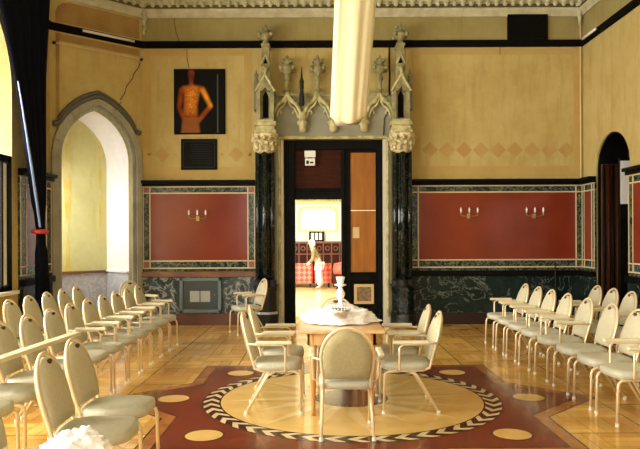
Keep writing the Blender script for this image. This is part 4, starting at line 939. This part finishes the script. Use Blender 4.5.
# ------------------------------------------------------------------ chairs
def arch_outline(w, z0, z1, n=14, spr=0.5):
    """upright arch profile (x,z): straight lower sides narrowing a little, elliptical top"""
    zs = z0+(z1-z0)*spr; p = [(-w*0.86, z0+0.02), (-w*0.78, z0)] if False else []
    for k in range(n+1):
        a = PI*k/n; p.append((w*math.cos(a), zs+(z1-zs)*math.sin(a)))
    return [(w*0.90, z0)]+[(w*0.97, z0+(zs-z0)*0.5)]+p+[(-w*0.97, z0+(zs-z0)*0.5)]+[(-w*0.90, z0)]
ZB0, ZB1 = 0.47, 0.885
def back_y(z): return -0.195-0.26*(z-0.45)   # leaning back line
def make_chair(label, arms=True):
    ax = 0.275 if arms == 'wide' else 0.23
    r = thing('banquet_armchair' if arms else 'banquet_chair', label, 'chair')
    # seat
    bm = BM(); N = 28; rings = []
    for s, z in ((0.90, 0.385), (0.985, 0.39), (1.0, 0.42), (0.975, 0.448), (0.85, 0.458), (0.5, 0.464), (0.02, 0.465)):
        ring_ = []
        for k in range(N):
            a = 2*PI*k/N; c_, s_ = math.cos(a), math.sin(a); e = 0.55
            x = 0.225*s*math.copysign(abs(c_)**e, c_); y = 0.02+0.225*s*math.copysign(abs(s_)**e, s_)
            ring_.append(bm.verts.new((x, y, z)))
        rings.append(ring_)
    for a, b in zip(rings, rings[1:]):
        for k in range(N): bm.faces.new((a[k], a[(k+1) % N], b[(k+1) % N], b[k]))
    bm.faces.new(rings[0][::-1]); bm.faces.new(rings[-1])
    lk('seat', bm, M['fabric_seat'], r, smooth=True)
    # backrest cushion
    bm = BM(); out = arch_outline(0.192, ZB0, ZB1-0.022, 16, 0.42); cen = (0, 0.66); layers = []
    for s, d in ((0.97, -0.022), (1.0, -0.006), (1.0, 0.012), (0.93, 0.03), (0.6, 0.040), (0.02, 0.043)):
        layers.append([bm.verts.new((x*s, back_y(cen[1]+(z-cen[1])*s)+d-0.10*(x*s)**2*-1, cen[1]+(z-cen[1])*s)) for x, z in out])
    for a, b in zip(layers, layers[1:]):
        for k in range(len(out)): bm.faces.new((a[k], a[(k+1) % len(out)], b[(k+1) % len(out)], b[k]))
    bm.faces.new(layers[0][::-1]); bm.faces.new(layers[-1])
    lk('backrest', bm, M['fabric'], r, smooth=True)
    bm = BM(); layers = []
    for s, d in ((0.985, -0.018), (0.96, -0.028), (0.6, -0.032), (0.02, -0.033)):
        layers.append([bm.verts.new((x*s, back_y(cen[1]+(z-cen[1])*s)+d+0.10*(x*s)**2, cen[1]+(z-cen[1])*s)) for x, z in out])
    for a, b in zip(layers, layers[1:]):
        for k in range(len(out)): bm.faces.new((a[k], a[(k+1) % len(out)], b[(k+1) % len(out)], b[k]))
    bm.faces.new(layers[-1]); bm.faces.new(layers[0][::-1])
    lk('back_shell', bm, M['shell'], r, smooth=True)
    # frame: back loop continuing under the seat into the front legs
    bm = BM()
    loop = arch_outline(0.205, 0.47, ZB1, 18, 0.42); pts = []
    def side(sg):
        return [(sg*0.205, 0.235, 0.015), (sg*0.203, 0.226, 0.33), (sg*0.202, 0.216, 0.36), (sg*0.20, 0.190, 0.376), (sg*0.195, 0.15, 0.380), (sg*0.19, -0.12, 0.385), (sg*0.187, -0.18, 0.405)]
    lp = [(x, back_y(z)+0.10*x*x, z) for x, z in loop]
    tube(bm, side(1)+lp+side(-1)[::-1], 0.0125, 8)
    lk('frame', bm, M['frame'], r, smooth=True)
    bm = BM(); tube(bm, [(-0.2, -0.05, 0.375), (0.2, -0.05, 0.375)], 0.01, 6); tube(bm, [(-0.2, 0.16, 0.372), (0.2, 0.16, 0.372)], 0.01, 6); lk('crossbar', bm, M['frame'], r, smooth=True)
    for sg in (-1, 1):
        bm = BM(); tube(bm, [(sg*0.185, 0.0, 0.372), (sg*0.19, -0.06, 0.345), (sg*0.205, -0.255, 0.015)], 0.0125, 8); leg = lk('rear_leg', bm, M['frame'], r, smooth=True)
        bm = BM(); tube(bm, [(sg*0.205, -0.256, 0.0), (sg*0.205, -0.256, 0.028)], 0.017, 8); lk('foot_cap', bm, M['foot'], leg)
        bm = BM(); tube(bm, [(sg*0.205, 0.235, 0.0), (sg*0.205, 0.235, 0.028)], 0.017, 8); lk('foot_cap', bm, M['foot'], r)
        if not arms: continue
        bm = BM(); box(bm, sg*ax-0.024, sg*ax+0.024, -0.16, 0.16, 0.632, 0.665); ab = lk('armrest', bm, M['pad'], r, bevel=0.012)
        bm = BM()
        tube(bm, [(sg*0.20, 0.10, 0.38), (sg*(ax-0.005), 0.10, 0.41), (sg*ax, 0.10, 0.60), (sg*(ax-0.002), 0.07, 0.628), (sg*(ax-0.005), -0.15, 0.63), (sg*0.20, back_y(0.62)-0.005, 0.63)], 0.010, 8)
        lk('armrest_support', bm, M['frame'], ab, smooth=True)
    bm = BM(); c = (0, back_y(0.845)+0.028, 0.838); blob(bm, c, (0.042, 0.013, 0.019), 10); lk('grip_slot', bm, M['slot'], r, smooth=True)
    return r
def dup(root, loc, rz, label, group):
    r = root.copy(); C.objects.link(r); r.location = loc; r.rotation_euler = (0, 0, rz); r['label'] = label; r['group'] = group
    for ch in list(root.children):
        c = ch.copy(); C.objects.link(c); c.parent = r
        for g in ch.children:
            d = g.copy(); C.objects.link(d); d.parent = c
    return r
proto = {}
def chair(x, y, rz, label, group, arms=True):
    if arms is False: label = label.replace('armchair', 'chair without arms')
    if arms not in proto:
        r = proto[arms] = make_chair(label, arms); r.location = (x, y, 0); r.rotation_euler = (0, 0, rz); r['group'] = group; return r
    return dup(proto[arms], (x, y, 0), rz, label, group)
ORD = ['first', 'second', 'third', 'fourth', 'fifth', 'sixth', 'seventh', 'eighth', 'ninth', 'tenth', 'eleventh', 'twelfth']
def row(xb, ys, facing, desc, group, jit=0.02, seed=1, noarm=()):
    """xb: x of back top. facing +1 -> faces +x"""
    rd = random.Random(seed); ys = sorted(ys, reverse=True)
    for i, y in enumerate(ys):
        rz = -PI/2 if facing > 0 else PI/2
        chair(xb+facing*0.30, y+rd.uniform(-jit, jit)*0.4, rz+rd.uniform(-0.015, 0.015), 'cream armchair, %s from the back wall in %s' % (ORD[i], desc), group, i not in noarm)
# right block
row(2.98, [9.79, 9.23, 8.68, 8.12, 7.5, 6.88, 6.32, 5.78], -1, 'the front row on the right', 'front right-hand row of chairs', seed=2, noarm=(5, 6))
row(3.86, [9.4, 8.88, 8.36, 7.82, 7.28], -1, 'the rear row on the right', 'second right-hand row of chairs', seed=3)
chair(2.0, 3.40, PI/2, 'cream banquet armchair cut off by the bottom right corner of the photo', 'single chairs')
# left block
row(-2.66, [9.73, 9.20, 8.68, 8.16, 7.64, 7.12, 6.60, 6.08, 5.56, 5.04, 4.52], 1, 'the front row on the left', 'front left-hand row of chairs', seed=4, noarm=(6, 7, 8, 9, 10))
row(-3.52, [9.66, 9.14, 8.62, 8.10, 7.58, 7.06, 6.54, 6.02], 1, 'the rear row on the left', 'rear left-hand row of chairs', seed=5, noarm=range(12))
chair(-1.41, 4.62, -PI/2-0.02, 'cream banquet armchair, farther one of the foreground pair at lower left', 'foreground left chairs', False)
chair(-1.37, 4.06, -PI/2+0.03, 'cream banquet armchair, nearer one of the foreground pair at lower left', 'foreground left chairs', False)
chair(-1.50, 3.42, -PI/2, 'cream banquet armchair at bottom left edge carrying the white tulle bundle', 'foreground left chairs', False)
chair(-2.9, 10.75, -PI*0.5-PI*0.22, 'cream banquet armchair turned towards the room below the bay arch', 'single chairs')
chair(-1.22, 11.1, PI/2+0.45, 'cream banquet armchair standing alone beside the portal column, facing the marble hatch', 'single chairs')
# around the table
chair(-0.42, 6.22, -PI/2, 'cream armchair at the left of the wooden table, nearer the camera', 'armchairs around the wooden table', 'wide')
chair(-0.42, 6.86, -PI/2+0.04, 'cream armchair at the left of the wooden table, farther from the camera', 'armchairs around the wooden table', 'wide')
chair(0.79, 6.22, PI/2, 'cream armchair at the right of the wooden table, nearer the camera', 'armchairs around the wooden table', 'wide')
chair(0.79, 6.86, PI/2-0.04, 'cream armchair at the right of the wooden table, farther from the camera', 'armchairs around the wooden table', 'wide')
chair(0.20, 5.46, 0, 'cream armchair seen from behind at the near end of the wooden table', 'armchairs around the wooden table', 'wide')
chair(0.17, 7.45, PI, 'cream armchair facing the camera at the far end of the wooden table', 'armchairs around the wooden table', 'wide')
# plank over the armrests
bm = BM(); box(bm, -0.045, 0.045, -0.85, 0.85, 0, 0.035)
o = tag(lk('wooden_plank', bm, M['pad'], bevel=0.006), 'long pale wooden plank lying across the armrests at the left edge', 'plank'); o.location = (-2.36, 5.5, 0.664); o.rotation_euler = (0, 0, -0.06)
# ------------------------------------------------------------------ table
r = thing('wooden_table', 'light wooden dining table with turned legs on the inlaid circle', 'table', (0.17, 6.5, 0))
bm = BM(); box(bm, -0.385, 0.385, -0.64, 0.62, 0.735, 0.765); lk('tabletop', bm, M['tablewood'], r, bevel=0.008)
bm = BM(); 
for x0, x1, y0, y1 in ((-0.29, 0.31, -0.58, -0.555), (-0.29, 0.31, 0.535, 0.56), (-0.30, -0.275, -0.58, 0.56), (0.285, 0.31, -0.58, 0.56)): box(bm, x0, x1, y0, y1, 0.63, 0.735)
lk('apron', bm, M['tablewood'], r)
for x in (-0.245, 0.275):
    for y in (-0.55, 0.52):
        bm = BM(); lathe(bm, [(0.018, 0), (0.022, 0.03), (0.017, 0.06), (0.024, 0.3), (0.028, 0.5), (0.022, 0.53), (0.032, 0.56), (0.032, 0.735)], (x, y, 0), 14); lk('leg', bm, M['legwood'], r, smooth=True)
def tulle(name, c, rx, ry, rz, seed, label, n=44):
    bm = BM(); bmesh.ops.create_icosphere(bm, subdivisions=5, radius=1)
    for v in bm.verts:
        d = v.co.copy(); base = 1-0.0*abs(d.z)
        q = noise.noise(d*2.2+Vector((seed, 0, 0)))*0.22+abs(noise.noise(d*5+Vector((0, seed, 0))))*0.22+abs(noise.noise(d*11+Vector((0, 0, seed))))*0.10
        k = base*(0.85+q)
        z = d.z*k
        if z < 0: z *= 0.08
        v.co = Vector((d.x*k*rx, d.y*k*ry, z*rz))
    mz = min(v.co.z for v in bm.verts)
    for v in bm.verts: v.co.z -= mz
    o = lk(name, bm, M['tulle'], smooth=True); o.location = c; tag(o, label, 'tulle'); return o
tulle('tulle_bundle', (0.17, 6.5, 0.766), 0.38, 0.36, 0.15, 1.3, 'crumpled white tulle heaped in the middle of the wooden table')
tulle('tulle_bundle', (-1.25, 3.42, 0.466), 0.18, 0.19, 0.13, 4.1, 'fluffy white tulle bundle at the bottom left edge of the photo')
r = thing('silver_bowl', 'small fluted silver bowl nestled in the white tulle on the table', 'bowl', (at(340, 315, 6.22).x, 6.22, 0.835))
bm = BM(); lathe(bm, [(0.05, 0.0), (0.06, 0.005), (0.085, 0.05), (0.095, 0.085), (0.088, 0.085), (0.078, 0.05), (0.02, 0.02)], (0, -0.02, 0), 24); lk('bowl_body', bm, M['silver'], r, smooth=True)
bm = BM()
for k in range(18):
    a = 2*PI*k/18; blob(bm, (0.092*math.cos(a), -0.02+0.092*math.sin(a), 0.085), 0.011, 6)
lk('beaded_rim', bm, M['silver'], r)
r = thing('candlestick', 'tall white turned candlestick standing behind the silver bowl', 'candlestick', (at(340.5, 300, 6.5).x, 6.5, 0.80))
bm = BM(); lathe(bm, [(0.07, 0), (0.07, 0.015), (0.03, 0.04), (0.02, 0.1), (0.032, 0.13), (0.02, 0.15), (0.02, 0.18), (0.04, 0.21), (0.045, 0.24), (0.025, 0.275), (0.018, 0.30)], (0, 0, 0), 18); lk('stem', bm, M['whiteglaze'], r, smooth=True)
bm = BM(); lathe(bm, [(0.02, 0.30), (0.055, 0.315), (0.058, 0.325), (0.03, 0.33), (0.032, 0.35), (0.045, 0.395), (0.03, 0.40), (0.01, 0.39)], (0, 0, 0), 18); lk('drip_cup', bm, M['whiteglaze'], r, smooth=True)
